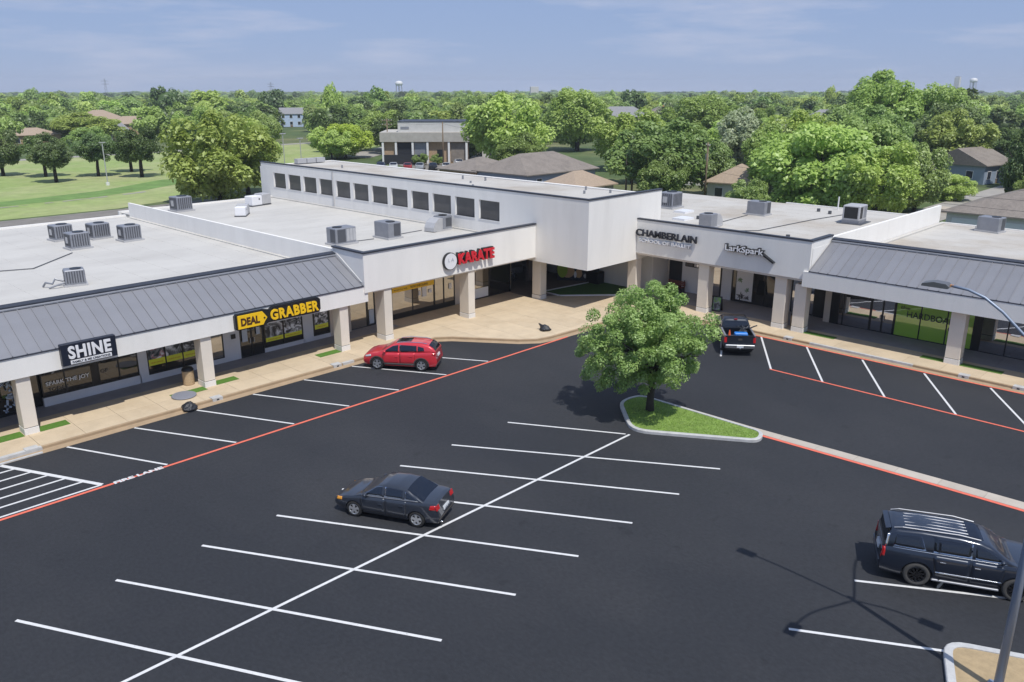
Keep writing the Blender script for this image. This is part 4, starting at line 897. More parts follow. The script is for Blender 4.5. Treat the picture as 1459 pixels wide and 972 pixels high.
def wheel(parent,x,y,r,wd,style,sgn,gm='tyre',rimm='alloy',name='wheel'):
    mb=MB(); prof=[(r*.66,-wd/2+.02),(r*.70,-wd/2),(r*.93,-wd/2+.005),(r,-wd/2+.04),(r,wd/2-.04),(r*.93,wd/2-.005),(r*.70,wd/2),(r*.66,wd/2-.02)]; n=28
    V=[];F=[]
    for k in range(n):
        a=2*math.pi*k/n
        for (q,w_) in prof: V.append((q*math.cos(a),w_,q*math.sin(a)))
    m=len(prof)
    for k in range(n):
        for j in range(m): F.append((k*m+j,k*m+(j+1)%m,((k+1)%n)*m+(j+1)%m,((k+1)%n)*m+j))
    mb.add(V,F,0,True); t=mb.build(name,M[gm],parent); t.location=(x,y,r)
    o=wd/2*sgn; mb=MB(); q=r*.67
    ring=lambda rr_,yy:[(rr_*math.cos(2*math.pi*k/n),yy,rr_*math.sin(2*math.pi*k/n)) for k in range(n)]
    mb.add(ring(q,o*.94)+ring(q*.93,o*1.02)+ring(q*.88,o*.55),[(k,(k+1)%n,n+(k+1)%n,n+k) for k in range(n)]+[(n+k,n+(k+1)%n,2*n+(k+1)%n,2*n+k) for k in range(n)],0,True)
    ns={'five':5,'ten':10,'seven':7}[style]
    for k in range(ns):
        a=2*math.pi*k/ns+.3; c,s_=math.cos(a),math.sin(a); tw=-s_,c; w0=q*(.17 if ns==5 else .10); w1=q*(.26 if ns==5 else .11)
        P_=[]
        for (rr_,w_,yy) in ((q*.12,w0,o*.92),(q*.92,w1,o*.98)):
            for sg_ in (-1,1): P_.append((c*rr_+tw[0]*w_*sg_,yy,s_*rr_+tw[1]*w_*sg_))
        P_+= [(p[0],o*.72,p[2]) for p in P_]
        mb.add(P_,[(0,1,3,2),(0,2,6,4),(1,5,7,3)])
    mb.add(ring(q*.2,o*1.0)+[(0,o*1.02,0)],[(k,(k+1)%n,n) for k in range(n)])
    mb.build('rim',M[rimm],t)
    dk=MB(); dk.add(ring(q*.95,o*.5),[tuple(range(n))]); dk.add([(p[0],p[1]-.002*sgn,p[2]) for p in ring(q*.95,o*.5)],[tuple(range(n-1,-1,-1))]); dk.build('brake_disc',M['shut'],t)
    return t
def boolean_cut(ob,cutters):
    for c in cutters:
        m_=ob.modifiers.new('b','BOOLEAN'); m_.operation='DIFFERENCE'; m_.solver='EXACT'; m_.object=c
    bpy.context.view_layer.update()
    me=bpy.data.meshes.new_from_object(ob.evaluated_get(bpy.context.evaluated_depsgraph_get())); 
    ob.modifiers.clear(); old=ob.data; ob.data=me; me.name=old.name
    for c in cutters: bpy.data.objects.remove(c)
def cutcyl(x,y0,y1,z,r,n=32):
    mb=MB(); V=[(x+r*math.cos(2*math.pi*k/n),y0,z+r*math.sin(2*math.pi*k/n)) for k in range(n)]+[(x+r*math.cos(2*math.pi*k/n),y1,z+r*math.sin(2*math.pi*k/n)) for k in range(n)]
    mb.add(V,[(k,(k+1)%n,n+(k+1)%n,n+k) for k in range(n)]+[tuple(range(n-1,-1,-1)),tuple(range(n,2*n))]); 
    o=mb.build('cutter',M['shut'])
    bm=bmesh.new(); bm.from_mesh(o.data); bmesh.ops.recalc_face_normals(bm,faces=bm.faces); bm.to_mesh(o.data); bm.free(); return o
def fixn(o):
    bm=bmesh.new(); bm.from_mesh(o.data); bmesh.ops.recalc_face_normals(bm,faces=bm.faces); bm.to_mesh(o.data); bm.free()
def build_car(name,car,pm,cab,wheels,r,wd,style,rimm,label,cat,loc,heading,windows,doors,rearglass,windshield,gm='tyre',arch=1.14,bedcut=None,under=None,cladding=False):
    root=empty(name,label,cat,None,(loc[0],loc[1],0),heading)
    b=car.skin(car.low,-car.L/2,car.L/2,56).build('body',[pm],root); fixn(b)
    cut=[]
    for wx in wheels:
        for sg_ in (-1,1):
            y1=sg_*(car.W/2+.2); y0=sg_*(car.W/2-.30); cut.append(cutcyl(wx,min(y0,y1),max(y0,y1),r*1.0,r*arch))
    if bedcut: o=MB().box(*bedcut).build('cutter',M['shut']); fixn(o); cut.append(o)
    for q in cut: q.parent=root
    boolean_cut(b,cut)
    for p in b.data.polygons: p.use_smooth = True
    try: b.data.set_sharp_from_angle(angle=R(38))
    except Exception: pass
    g=car.skin(car.high,cab[0],cab[1],64,shift=False).build('cabin',[pm],root); fixn(g)
    MB().box(-car.L/2+.25,-car.W/2+.32,.2,car.L/2-.25,car.W/2-.32,.45).build('underbody',M['shut'],root)
    for (c,sides) in windows:
        for sg_ in sides: car.patch(c,.010,side=sg_).build('side_window',M['carglass'],root)
    if windshield: car.tpatch(*windshield).build('windscreen',M['carglass'],root)
    if rearglass: car.tpatch(*rearglass).build('rear_window',M['carglass'],root)
    for c in doors:
        for sg_ in (1,-1):
            gp=[(c[0][0]-.012,c[0][1]-.012),(c[1][0]+.012,c[1][1]-.012),(c[2][0]+.012,c[2][1]),(c[3][0]-.012,c[3][1])]
            d_=car.patch(c,.009,10,6,'low',sg_).build('door',[pm],root); car.patch(gp,.004,10,6,'low',sg_).build('panel_gap',M['shut'],d_)
            hx=min(c[0][0],c[1][0])+.16; hz=c[2][1]-.16; y=sg_*(car.yb(hx,hz)+.03)
            MB().bbox(hx-.09,y-.015*1,hz-.018,hx+.09,y+.015,hz+.018,.006).build('door_handle',[pm if name!='large_suv' else M['chrome']],d_)
    for wx in wheels:
        for sg_ in (-1,1):
            wheel(root,wx,sg_*(car.W/2-wd/2-.015),r,wd,style,sg_,gm,rimm)
            # dark arch liner
            MB().cyl((0,0),r*arch-.01,-.01,.0,24).build('wheel_arch_liner',M['shut'],root); l=root.children[-1]; l.location=(wx,sg_*(car.W/2-.29),r); l.rotation_euler=(R(90),0,0)
    return root,b
def mirror(root,car,x,z,pm,sg_):
    y=sg_*(car.ys(x,z)+.11); mb=MB(); V=[];n=8
    for (dx,s_) in ((-.05,.9),(.02,1.0),(.09,.55)):
        for k in range(n): a=2*math.pi*k/n; V.append((x+dx,y+.11*s_*math.cos(a),z+.075*s_*math.sin(a)))
    F=[(i*n+k,i*n+(k+1)%n,(i+1)*n+(k+1)%n,(i+1)*n+k) for i in range(2) for k in range(n)]+[tuple(range(n)),tuple(range(2*n,3*n))]
    mb.add(V,F,0,True); m_=mb.build('wing_mirror',[pm],root); fixn(m_); MB().box(x-.0,min(y,y-sg_*.14),z-.05,x+.05,max(y,y-sg_*.14),z-.0).build('mirror_arm',M['shut'],m_)
def endplate(root,car,x,y0,y1,z0,z1,m,name,off=.012,nz_=4,ny=5):
    mb=MB(); V=[]; sg_=1 if x>0 else -1
    for j in range(nz_+1):
        z=z0+(z1-z0)*j/nz_
        for i in range(ny+1): y=y0+(y1-y0)*i/ny; V.append((car.sx(x,z)+sg_*off,y,z))
    k=ny+1; F=[(j*k+i,j*k+i+1,(j+1)*k+i+1,(j+1)*k+i) for j in range(nz_) for i in range(ny)]
    V2=[(v[0]-sg_*.04,v[1],v[2]) for v in V]; q=len(V); rim=[i for i in range(k)]+[j*k+ny for j in range(1,nz_+1)]+[nz_*k+i for i in range(ny-1,-1,-1)]+[j*k for j in range(nz_-1,0,-1)]
    F+=[(a,b,q+b,q+a) for a,b in zip(rim,rim[1:]+rim[:1])]
    return mb.add(V+V2,F).build(name,m,root)

# sedan, seen from its rear left
P1=paint('dark_charcoal_blue_paint',(0.026,0.032,0.046))
c=Car(4.46,1.74,.20,[(2.23,.60),(2.05,.73),(1.6,.84),(1.1,.93),(.4,.97),(-1.0,1.02),(-1.7,1.05),(-2.1,1.045),(-2.23,1.00)],[(1.35,.88),(1.1,.96),(.30,1.38),(0,1.45),(-.45,1.475),(-.9,1.42),(-1.25,1.24),(-1.62,1.04),(-1.75,1.0)],kx=.17)
root,b=build_car('sedan',c,P1,(-1.88,1.33),(1.32,-1.32),.325,.21,'five','alloy','dark charcoal four-door sedan parked alone across the centre line','car',(17.66,23.42),R(115.5),
  [([(.93,.985),(.12,1.03),(.12,1.385),(.36,1.345)],(1,-1)),([(.02,1.03),(-.74,1.06),(-.74,1.37),(.02,1.39)],(1,-1)),([(-.84,1.06),(-1.34,1.08),(-1.28,1.12),(-.84,1.34)],(1,-1))],
  [[(.0,.33),(.98,.33),(1.02,.90),(.0,.97)],[(-.88,.36),(-.05,.33),(-.05,.97),(-.92,.99)]],(-1.58,-.90,.10,.06),(.36,1.22,.07,.10))
endplate(root,c,-2.23,-.26,.26,.60,.74,M['platew'],'licence_plate'); text('plate_lettering','K7R 482',.1,M['signdark'],root,(-2.265,.2,.63),'R',width=.4,height=.08,depth=.002)
for sg_ in (1,-1):
    c.patch([(-1.86,.80),(-2.20,.80),(-2.20,.98),(-1.95,.97)],.014,side=sg_,top='low').build('tail_light',M['tail'],root); endplate(root,c,-2.23,sg_*.52,sg_*.80,.80,.97,M['tail'],'tail_light')
    c.patch([(1.86,.62),(2.12,.58),(2.14,.69),(1.88,.74)],.012,side=sg_,top='low').build('headlight',M['amber'] if True else M['headl'],root); mirror(root,c,.78,1.03,P1,sg_)
endplate(root,c,-2.23,-.72,.72,.30,.42,M['cladding'],'rear_bumper_trim'); MB().tube([(-2.12,.5,.24),(-2.27,.5,.24)],.035,8).build('exhaust',M['chrome'],root)
# chrome waistline strip and roof seams
for sg_ in (1,-1): c.patch([(1.0,.955),(-1.4,1.055),(-1.4,1.07),(1.0,.972)],.012,14,1,side=sg_).build('waist_strip',M['chrome'] if False else M['hvac'],root)
# red crossover
P2=paint('metallic_red_paint',(0.62,0.030,0.045),.2,.3)
c=Car(4.48,1.86,.22,[(2.24,.78),(2.12,.90),(1.6,1.00),(1.15,1.06),(.3,1.08),(-1.2,1.13),(-1.9,1.17),(-2.24,1.14)],[(1.42,1.00),(1.2,1.07),(.42,1.50),(.1,1.58),(-.5,1.63),(-1.3,1.61),(-1.75,1.52),(-1.95,1.40),(-2.16,1.16)],kx=.19,endr=.10,nose=.14,tumble=.36)
root,b=build_car('red_crossover',c,P2,(-2.15,1.4),(1.36,-1.31),.365,.23,'five','alloy','bright red five-door crossover parked against the pavement','car',(29.15,37.1),R(126),
  [([(1.0,1.10),(.08,1.12),(.08,1.50),(.40,1.44)],(1,-1)),([(-.0,1.12),(-1.05,1.17),(-1.02,1.49),(.0,1.51)],(1,-1)),([(-1.1,1.18),(-1.5,1.22),(-1.45,1.40),(-1.1,1.475)],(1,-1))],
  [[(.0,.42),(1.0,.42),(1.02,1.0),(.0,1.05)],[(-.86,.46),(-.05,.42),(-.05,1.05),(-.95,1.08)]],(-2.12,-1.74,.14,.10),(.46,1.28,.07,.10))
for sg_ in (1,-1):
    c.patch([(-1.98,1.0),(-2.2,1.0),(-2.2,1.10),(-2.02,1.11)],.014,side=sg_,top='low').build('tail_light',M['tail'],root); endplate(root,c,-2.24,sg_*.5,sg_*.84,.98,1.08,M['tail'],'tail_light')
    c.patch([(1.72,.80),(2.16,.72),(2.16,.82),(1.74,.92)],.012,side=sg_,top='low').build('headlight',M['headl'],root); mirror(root,c,.86,1.14,P2,sg_)
    c.patch([(-.88,.23),(.92,.23),(.92,.44),(-.88,.44)],.016,12,2,side=sg_,top='low').build('sill_cladding',M['cladding'],root)
    for wx in (1.36,-1.31):
        V=[];F=[];nn=14
        for i in range(nn+1):
            a=math.pi*(-.06+1.12*i/nn)
            for q in (.405,.475):
                zz=.365+q*math.sin(a); xx=wx+q*math.cos(a); yy=c.yb(xx,max(.26,zz)); V+=[(xx,sg_*(yy+.014),zz),(xx,sg_*(yy-.05),zz)]
        for i in range(nn): b0=i*4; F+=[(b0,b0+4,b0+6,b0+2),(b0+2,b0+6,b0+7,b0+3),(b0,b0+1,b0+5,b0+4)]
        MB().add(V,F).build('arch_cladding',M['cladding'],root)
    MB().tube([(.2,sg_*.52,1.59),(-.3,sg_*.56,1.665),(-1.3,sg_*.55,1.65),(-1.6,sg_*.53,1.59)],.018,6).build('roof_rail',M['chrome'],root)
endplate(root,c,-2.24,-.78,.78,.26,.46,M['cladding'],'rear_bumper_trim'); endplate(root,c,-2.24,-.25,.25,.78,.90,M['platew'],'licence_plate'); endplate(root,c,2.24,-.6,.6,.32,.52,M['shut'],'front_grille')
c.tpatch(-.62,.28,.30,.30,.008).build('sunroof',M['carglass'],root)
# large dark SUV at the right edge
P3=paint('dark_blue_black_paint',(0.012,0.019,0.036),.3,.28)
c=Car(5.20,2.05,.27,[(2.6,.98),(2.45,1.10),(1.9,1.19),(1.35,1.24),(.4,1.24),(-1.5,1.26),(-2.4,1.28),(-2.6,1.26)],[(1.55,1.20),(1.38,1.27),(.62,1.72),(.3,1.82),(-.3,1.88),(-1.4,1.90),(-2.2,1.86),(-2.36,1.78),(-2.52,1.34),(-2.56,1.24)],kx=.10,endr=.05,nose=.12,tumble=.24,zbump=.75)
root,b=build_car('large_suv',c,P3,(-2.55,1.53),(1.52,-1.43),.42,.29,'ten','blackalloy','large dark blue sport utility vehicle parked at the right edge','car',(28.13,6.02),R(-64.5),
  [([(1.18,1.28),(.22,1.29),(.22,1.72),(.52,1.63)],(1,-1)),([(.12,1.29),(-1.02,1.30),(-1.02,1.74),(.12,1.745)],(1,-1)),([(-1.24,1.31),(-2.22,1.33),(-2.18,1.70),(-1.40,1.74)],(1,-1))],
  [[(.15,.46),(1.02,.46),(1.10,1.17),(.15,1.19)],[(-.88,.5),(.08,.46),(.08,1.19),(-1.02,1.21)]],(-2.50,-2.33,.10,.10),(.66,1.42,.08,.10),gm='tyreg',arch=1.16)
for sg_ in (1,-1):
    c.patch([(-2.50,.92),(-2.59,.92),(-2.59,1.24),(-2.52,1.24)],.02,2,6,'low',sg_).build('tail_light',M['tail'],root); endplate(root,c,-2.6,sg_*.86,sg_*.93,.85,1.24,M['tail'],'tail_light'); c.patch([(-2.42,1.27),(-2.50,1.27),(-2.44,1.68),(-2.36,1.70)],.014,1,5,side=sg_).build('pillar_trim',M['chrome'],root)
    c.patch([(-.9,.62),(1.05,.60),(1.05,.64),(-.9,.66)],.022,14,1,'low',sg_).build('side_moulding',M['chrome'],root); c.patch([(1.15,1.235),(-2.25,1.265),(-2.25,1.285),(1.15,1.255)],.014,16,1,side=sg_).build('waist_strip',M['chrome'],root)
    MB().bbox(-.98,sg_*.92-.09,.30,1.02,sg_*.92+.09,.36,.02).build('running_board',M['hvac'],root); mirror(root,c,.98,1.36,P3,sg_)
    MB().tube([(.35,sg_*.64,1.84),(-.3,sg_*.66,1.93),(-2.0,sg_*.66,1.92),(-2.25,sg_*.64,1.86)],.022,6).build('roof_rail',M['hvac'],root)
for k in range(5):
    y=-.42+k*.21; MB().tube([(.0,y,1.882),(-.9,y,1.912),(-1.9,y,1.896)],.022,6).build('roof_rib',M['hvac'],root)
c.tpatch(-.05,.45,.28,.28,.008).build('sunroof',M['carglass'],root); endplate(root,c,-2.6,-.9,.9,.50,.72,P3,'rear_bumper',.05); endplate(root,c,-2.6,-.26,.26,.80,.96,M['platew'],'licence_plate',.02)
MB().ext([(-2.36,1.80),(-2.50,1.77),(-2.50,1.79),(-2.34,1.84)],'y',-.62,.62).build('roof_spoiler',P3,root)
# pickup, seen from behind, loaded bed
P4=paint('black_blue_pickup_paint',(0.010,0.014,0.024),.3,.3)
c=Car(5.55,1.98,.36,[(2.77,1.0),(2.6,1.12),(1.9,1.2),(1.4,1.25),(-.6,1.27),(-.75,1.27),(-2.77,1.28)],[(1.5,1.2),(1.35,1.28),(.72,1.72),(.4,1.83),(-.25,1.86),(-.55,1.80),(-.72,1.66),(-.84,1.24)],kx=.07,endr=.02,nose=.12,tumble=.26,zbump=.8,crown=.012)
root,b=build_car('pickup_truck',c,P4,(-.83,1.48),(1.75,-1.68),.40,.27,'seven','alloy','black pickup truck with a loaded open bed parked nose-in','pickup',(46.95,25.25),R(38),
  [([(1.15,1.30),(.42,1.30),(.42,1.68),(.62,1.62)],(1,-1)),([(.34,1.30),(-.58,1.30),(-.50,1.69),(.34,1.69)],(1,-1))],
  [[(.38,.5),(1.15,.5),(1.2,1.2),(.38,1.22)],[(-.6,.5),(.32,.5),(.32,1.22),(-.64,1.22)]],(-.80,-.70,.12,.10),(.76,1.38,.08,.1),bedcut=(-2.66,-.82,.72,-.92,.82,1.6),arch=1.18)
for sg_ in (1,-1):
    endplate(root,c,-2.77,sg_*.80,sg_*.95,.86,1.18,M['tail'],'tail_light',.02); c.patch([(-2.62,.86),(-2.75,.86),(-2.75,1.18),(-2.62,1.18)],.016,2,3,'low',sg_).build('tail_light',M['tail'],root); mirror(root,c,1.0,1.34,P4,sg_)
    MB().box(-2.74,sg_*.90-.05,1.285,-.92,sg_*.90+.05,1.30).build('bed_rail_cap',M['hvac'],root)
MB().bbox(-2.97,-.90,.55,-2.74,.90,.76,.03).build('rear_bumper',M['chrome'],root); MB().box(-2.98,-.2,.58,-2.965,.2,.72).build('licence_plate',M['platew'],root)
endplate(root,c,-2.77,-.78,.78,.80,1.24,P4,'tailgate',.02); MB().bbox(-2.81,-.12,1.0,-2.785,.12,1.12,.01).build('tailgate_handle',M['cladding'],root)
MB().box(-.70,-.10,1.77,-.62,.10,1.81).build('third_brake_light',M['tail'],root); MB().tube([(-2.9,0,.52),(-3.05,0,.50),(-3.05,0,.60)],.03,8).build('tow_ball',M['chrome'],root)
PK=root; pm_=Matrix.Translation((46.95,25.25,0))@Matrix.Rotation(R(38),4,'Z')
def onpick(x,y,z): v=pm_@Vector((x,y,z)); return v
cn=empty('traffic_cone','orange traffic cone standing in the left side of the pickup bed','traffic cone',None,onpick(-2.3,.60,.80),0)
om=mat('orange_cone_plastic',(.75,.13,.04),.5); MB().cyl((0,0),.15,.04,.72,14,r1=.025).build('cone',om,cn); MB().bbox(-.19,-.19,0,.19,.19,.04,.02).build('base',om,cn)
o=MB().bbox(-.40,-.22,0,.40,.22,.26,.03).build('blue_box',mat('bright_blue_plastic',(.02,.20,.62),.4)); o.location=onpick(-2.2,-.12,1.08); o.rotation_euler=(0,0,R(128)); tag(o,'bright blue box in the pickup bed','box')
o=MB().bbox(-.78,-.42,0,.78,.42,.32,.05).build('grey_bundle',mat('dark_blue_tarp',(.05,.07,.11),.7)); o.location=onpick(-2.12,0,.73); o.rotation_euler=(0,0,R(128)); tag(o,'dark blue flat bundle beneath the blue box in the pickup bed','bundle')
rr=random.Random(8); mb=MB()
for k in range(9):
    a=Vector((rr.uniform(-.3,.3),rr.uniform(-.35,.35),rr.uniform(.25,.5))); b_=a+Vector((rr.uniform(-.3,.3),rr.uniform(-.4,.4),rr.uniform(-.1,.25))); mb.tube([a,(a+b_)/2+Vector((0,0,.05)),b_],.03,6)
mb.cyl((0,0),.2,0,.3,10); mb.tube([(-.1,-.3,.45),(-.2,-.55,.62),(-.2,-.75,.7)],.045,6)
o=mb.build('garden_machine',mat('dark_grey_machine',(.05,.055,.065),.5,metal=.3)); o.location=onpick(-1.45,-.42,.98); o.rotation_euler=(0,0,R(38)); tag(o,'dark grey machine with handles in the right of the pickup bed','machine')
# ================================================================ vegetation
def crown_mesh(name, seed, n_clump, n_leaf, leaf, cr=.30, core=.62, mkey='mid', droop=0.0, flat=.0, zoff=0.0, lump=.25, shell=.55):
    """unit crown: radius 1, z 0..1; leaves are small quads gathered in clumps"""
    g = np.random.default_rng(seed)
    lobes = g.normal(size=(7,3)); lobes /= np.linalg.norm(lobes,axis=1)[:,None]; la = g.uniform(-lump,lump,7)
    def rad(d): return 1+ (np.maximum(0,d@lobes.T)**3 @ la)
    d = g.normal(size=(n_clump,3)); d /= np.linalg.norm(d,axis=1)[:,None]
    rr_ = g.uniform(0,1,n_clump)**shell*(1-cr*.75)
    C = d*(rr_*rad(d))[:,None]; C[:,2] = C[:,2]*.5*(1-flat)+.5
    cs = cr*g.uniform(.65,1.25,n_clump)
    crnd = g.uniform(0,1,n_clump)
    idx = g.integers(0,n_clump,n_leaf)
    ld = g.normal(size=(n_leaf,3)); ld[:,2]+=.35; ld /= np.linalg.norm(ld,axis=1)[:,None]
    lr = g.uniform(.25,1.0,n_leaf)**.45
    off = ld*lr[:,None]*cs[idx][:,None]; off[:,2]*=.6
    Pp = C[idx]+off; Pp[:,2]-=droop*np.hypot(Pp[:,0],Pp[:,1])**2*.3
    # discard leaves deep inside, keep volume airy
    nrm = ld*.5+g.normal(size=(n_leaf,3))*.34; nrm[:,2]+=.62; nrm[:,0]-=.12; nrm[:,1]-=.12; nrm/=np.linalg.norm(nrm,axis=1)[:,None]
    a = np.cross(nrm,g.normal(size=(n_leaf,3))); a/=np.linalg.norm(a,axis=1)[:,None]; b=np.cross(nrm,a)
    s = leaf*g.uniform(.6,1.35,n_leaf)[:,None]
    sc = np.array([1,1,.8])
    V = np.stack([Pp-a*s*sc, Pp-b*s*.55*sc, Pp+a*s*sc, Pp+b*s*.55*sc],1).reshape(-1,3)
    rnd = np.repeat(np.clip(crnd[idx]*.6+g.uniform(0,1,n_leaf)*.4,0,1),4)
    nv = len(V); me = bpy.data.meshes.new(name)
    cv=[];cf=[]
    if core:
        bm=bmesh.new(); bmesh.ops.create_icosphere(bm,subdivisions=3,radius=1.0)
        for v in bm.verts:
            dd=np.array(v.co); k=float(rad(dd[None])[0])*core*(1+.25*noise.noise(v.co*2.7+Vector((seed,0,0)))); cv.append((dd[0]*k,dd[1]*k,dd[2]*k*.5+.48))
        cf=[[v.index for v in f.verts] for f in bm.faces]; bm.free()
    nc=len(cv); AV=np.concatenate([V,np.array(cv).reshape(-1,3)]) if nc else V
    nf=n_leaf+len(cf); me.vertices.add(len(AV)); me.vertices.foreach_set('co',AV.ravel())
    li=np.concatenate([np.arange(nv),(np.array(cf)+nv).ravel()]) if nc else np.arange(nv)
    me.loops.add(len(li)); me.loops.foreach_set('vertex_index',li.astype(np.int32))
    me.polygons.add(nf); st=np.concatenate([np.arange(n_leaf)*4,n_leaf*4+np.arange(len(cf))*3]); me.polygons.foreach_set('loop_start',st.astype(np.int32))
    me.polygons.foreach_set('loop_total',np.concatenate([np.full(n_leaf,4),np.full(len(cf),3)]).astype(np.int32))
    at=me.attributes.new('rnd','FLOAT','POINT'); at.data.foreach_set('value',np.concatenate([rnd,np.full(nc,.2)]).astype(np.float32))
    me.materials.append(LF[mkey]); me.update(); me.validate(); return me
def recol(me,mkey,name):
    m2=me.copy(); m2.name=name; m2.materials.clear(); m2.materials.append(LF[mkey]); return m2
MID=[crown_mesh('crown',20+i,74,20000,.038,cr=.225,core=0,lump=.4,shell=.3) for i in range(4)]
FARM=[crown_mesh('crown',40+i,26,3400,.078,cr=.30,core=.50,lump=.35,shell=.3) for i in range(4)]
def family(L_,keys): return {k:[recol(m,k,'crown') for m in L_] for k in keys}
MIDF=family(MID,('bright','mid','dark','yellow','silver','bare')); FARF=family(FARM,('bright','mid','dark','yellow','bare'))
def trunk_mesh(h,r,seed,limbs=4,spread=.5):
    rr_=random.Random(seed); mb=MB(); lean=(rr_.uniform(-.05,.05),rr_.uniform(-.05,.05))
    mb.tube([(0,0,-.2),(lean[0]*.3*h,lean[1]*.3*h,h*.35),(lean[0]*h,lean[1]*h,h*.75)],[r*1.25,r,r*.75],8)
    for k in range(limbs):
        a=k*6.283/limbs+rr_.uniform(-.4,.4); s=spread*h*rr_.uniform(.5,.9)
        mb.tube([(lean[0]*h,lean[1]*h,h*rr_.uniform(.5,.72)),(math.cos(a)*s*.5,math.sin(a)*s*.5,h*.95),(math.cos(a)*s,math.sin(a)*s,h*1.3)],[r*.5,r*.35,r*.12],6)
    return mb.mesh('trunk',M['bark'])
TR=[trunk_mesh(1.0,.055,60+i) for i in range(4)]
ti=[0]
def tree(x,y,zt,Rr,key,label,group=None,z0=None,far=False,name='tree',trunk_h=None):
    ti[0]+=1; i=ti[0]; rr_=random.Random(i*17)
    z0 = (zt*.16 if z0 is None else z0); root=empty(name,label,'tree',group,(x,y,terr(math.hypot(x,y))),rr_.uniform(0,6.28))
    th=trunk_h or (z0+(zt-z0)*.5); inst('trunk',TR[i%4],root,(0,0,0),(0,0,0),(th*1.0,th*1.0,th))
    F_=(FARF if far else MIDF)[key]; Hh=(zt-z0)/1.0
    inst('crown',F_[i%4],root,(0,0,z0),(0,0,0),(Rr*1.08,Rr*1.08,Hh)); return root
# --- the tree on the planted island
def island_tree():
    root=empty('island_tree','leafy green tree standing alone on the grass island in the parking lot','tree',None,(33.2,22.15,.1),0)
    me=crown_mesh('crown',7,300,82000,.0175,cr=.115,core=0,mkey='near',droop=.12,lump=.30,shell=.50)
    inst('crown',me,root,(-.08,.12,1.25),(0,0,4.4),(3.65,3.65,5.65))
    mb=MB(); mb.tube([(0,0,-.1),(.0,.02,.5),(.05,0,1.3),(.0,.05,2.3),(.05,0,3.4)],[.24,.19,.165,.15,.12],10)
    rr_=random.Random(2)
    for k in range(13):
        a=k*2.4+rr_.uniform(-.3,.3); s=rr_.uniform(1.6,3.0); z=rr_.uniform(1.5,3.3)
        mb.tube([(0,0,z),(math.cos(a)*s*.45,math.sin(a)*s*.45,z+.55),(math.cos(a)*s,math.sin(a)*s,z+rr_.uniform(.7,1.7))],[.085,.055,.02],6)
    mb.build('trunk',M['bark'],root)
island_tree()
# grass on the island
g=np.random.default_rng(3); pts_=[]; mb=MB()
poly=inset(IS,.04); xs_=[p[0] for p in poly]; ys_=[p[1] for p in poly]
def inside(x,y,P_):
    c=False;j=len(P_)-1
    for i in range(len(P_)):
        if (P_[i][1]>y)!=(P_[j][1]>y) and x<(P_[j][0]-P_[i][0])*(y-P_[i][1])/(P_[j][1]-P_[i][1])+P_[i][0]: c=not c
        j=i
    return c
rr=random.Random(12); V=[];F=[]
while len(F)<9000:
    x=rr.uniform(min(xs_),max(xs_)); y=rr.uniform(min(ys_),max(ys_))
    if not inside(x,y,poly): continue
    a=rr.uniform(0,6.28); h=rr.uniform(.03,.085); w_=.014; b=len(V); lx,ly=rr.uniform(-.03,.03),rr.uniform(-.03,.03)
    V+=[(x-math.cos(a)*w_,y-math.sin(a)*w_,.115),(x+math.cos(a)*w_,y+math.sin(a)*w_,.115),(x+lx,y+ly,.115+h)]; F.append((b,b+1,b+2))
o=MB().add(V,F).build('island_grass',LF['grass']); o['kind']='stuff'; tag(o,'mown green grass filling the kerbed island around the tree','grass')
at=o.data.attributes.new('rnd','FLOAT','POINT'); at.data.foreach_set('value',np.repeat(g.uniform(0,1,len(F)),3).astype(np.float32))
# --- named trees that stand out
T=lambda *a,**k: tree(*a,**k)
T(56.0,111.5,13.0,8.0,'bright','huge light green tree behind the left parapet wall, largest on that side',z0=.4)
T(64.5,119,10.5,5.2,'bright','light green tree just right of the huge left tree',z0=1.2)
T(84.2,155.5,10.6,5.6,'bright','wide bright green tree behind the end of the clerestory hall',z0=1.0)
T(51.6,169.9,8.0,4.0,'dark','dark rounded lawn tree, leftmost and rear of the pair',z0=2.3)
T(49.6,158.3,7.8,3.6,'dark','dark rounded lawn tree, nearer of the left pair',z0=2.3)
T(58.7,163.8,7.8,4.1,'dark','dark spreading lawn tree standing alone beside the thin lamp post',z0=2.2)
T(66.5,167.9,8.0,3.3,'dark','dark lawn tree set behind at the right end of the lawn row',z0=2.3)
T(63.7,156.4,9.2,3.9,'dark','tallest dark lawn tree, rightmost of the lawn row',z0=2.2)
T(46.5,177,9.2,4.2,'dark','dark tree cut by the left edge of the photo beyond the lawn',z0=1.5)
T(92.7,262,8.6,10.3,'bright','broad domed pale green tree beyond the lawn and the far road',z0=.8)
T(82,232,6.4,5.2,'mid','low round green tree in front of the broad domed tree',z0=.8)
T(118,246,10.4,7.0,'bright','bright green tree above the lawn row beside the tan houses',z0=1)
T(151.3,340,16.8,6.5,'dark','tall dark tree rising above the left treeline',z0=2,far=True)
T(149,300,14.8,9.0,'bright','tall bright tree rising above the skyline right of the dark tall one',z0=2,far=True)
T(114.9,164.7,8.2,6.3,'yellow','vivid yellow-green tree in front of the white commercial building',z0=.9)
T(109.3,162.2,7.4,4.9,'bright','bright green tree at the left of the vivid yellow-green one',z0=.8)
T(117,114,15.0,9.0,'bright','large tall bright tree right of the white commercial building',z0=1.6)
T(112,106,8.0,4.6,'mid','lower green tree at the foot of the large bright tree above the parked cars',z0=1.2)
T(169.5,139.7,16.4,8.5,'bright','tall bright tree breaking the skyline behind the hipped grey roof',z0=2)
T(136.9,100.4,12.0,7.7,'bright','wide yellowish green tree behind the right end of the hipped roof',z0=1.2)
T(104.5,69.2,11.8,8.2,'mid','loose grey-green tree behind the tall wooden utility pole',z0=1.2)
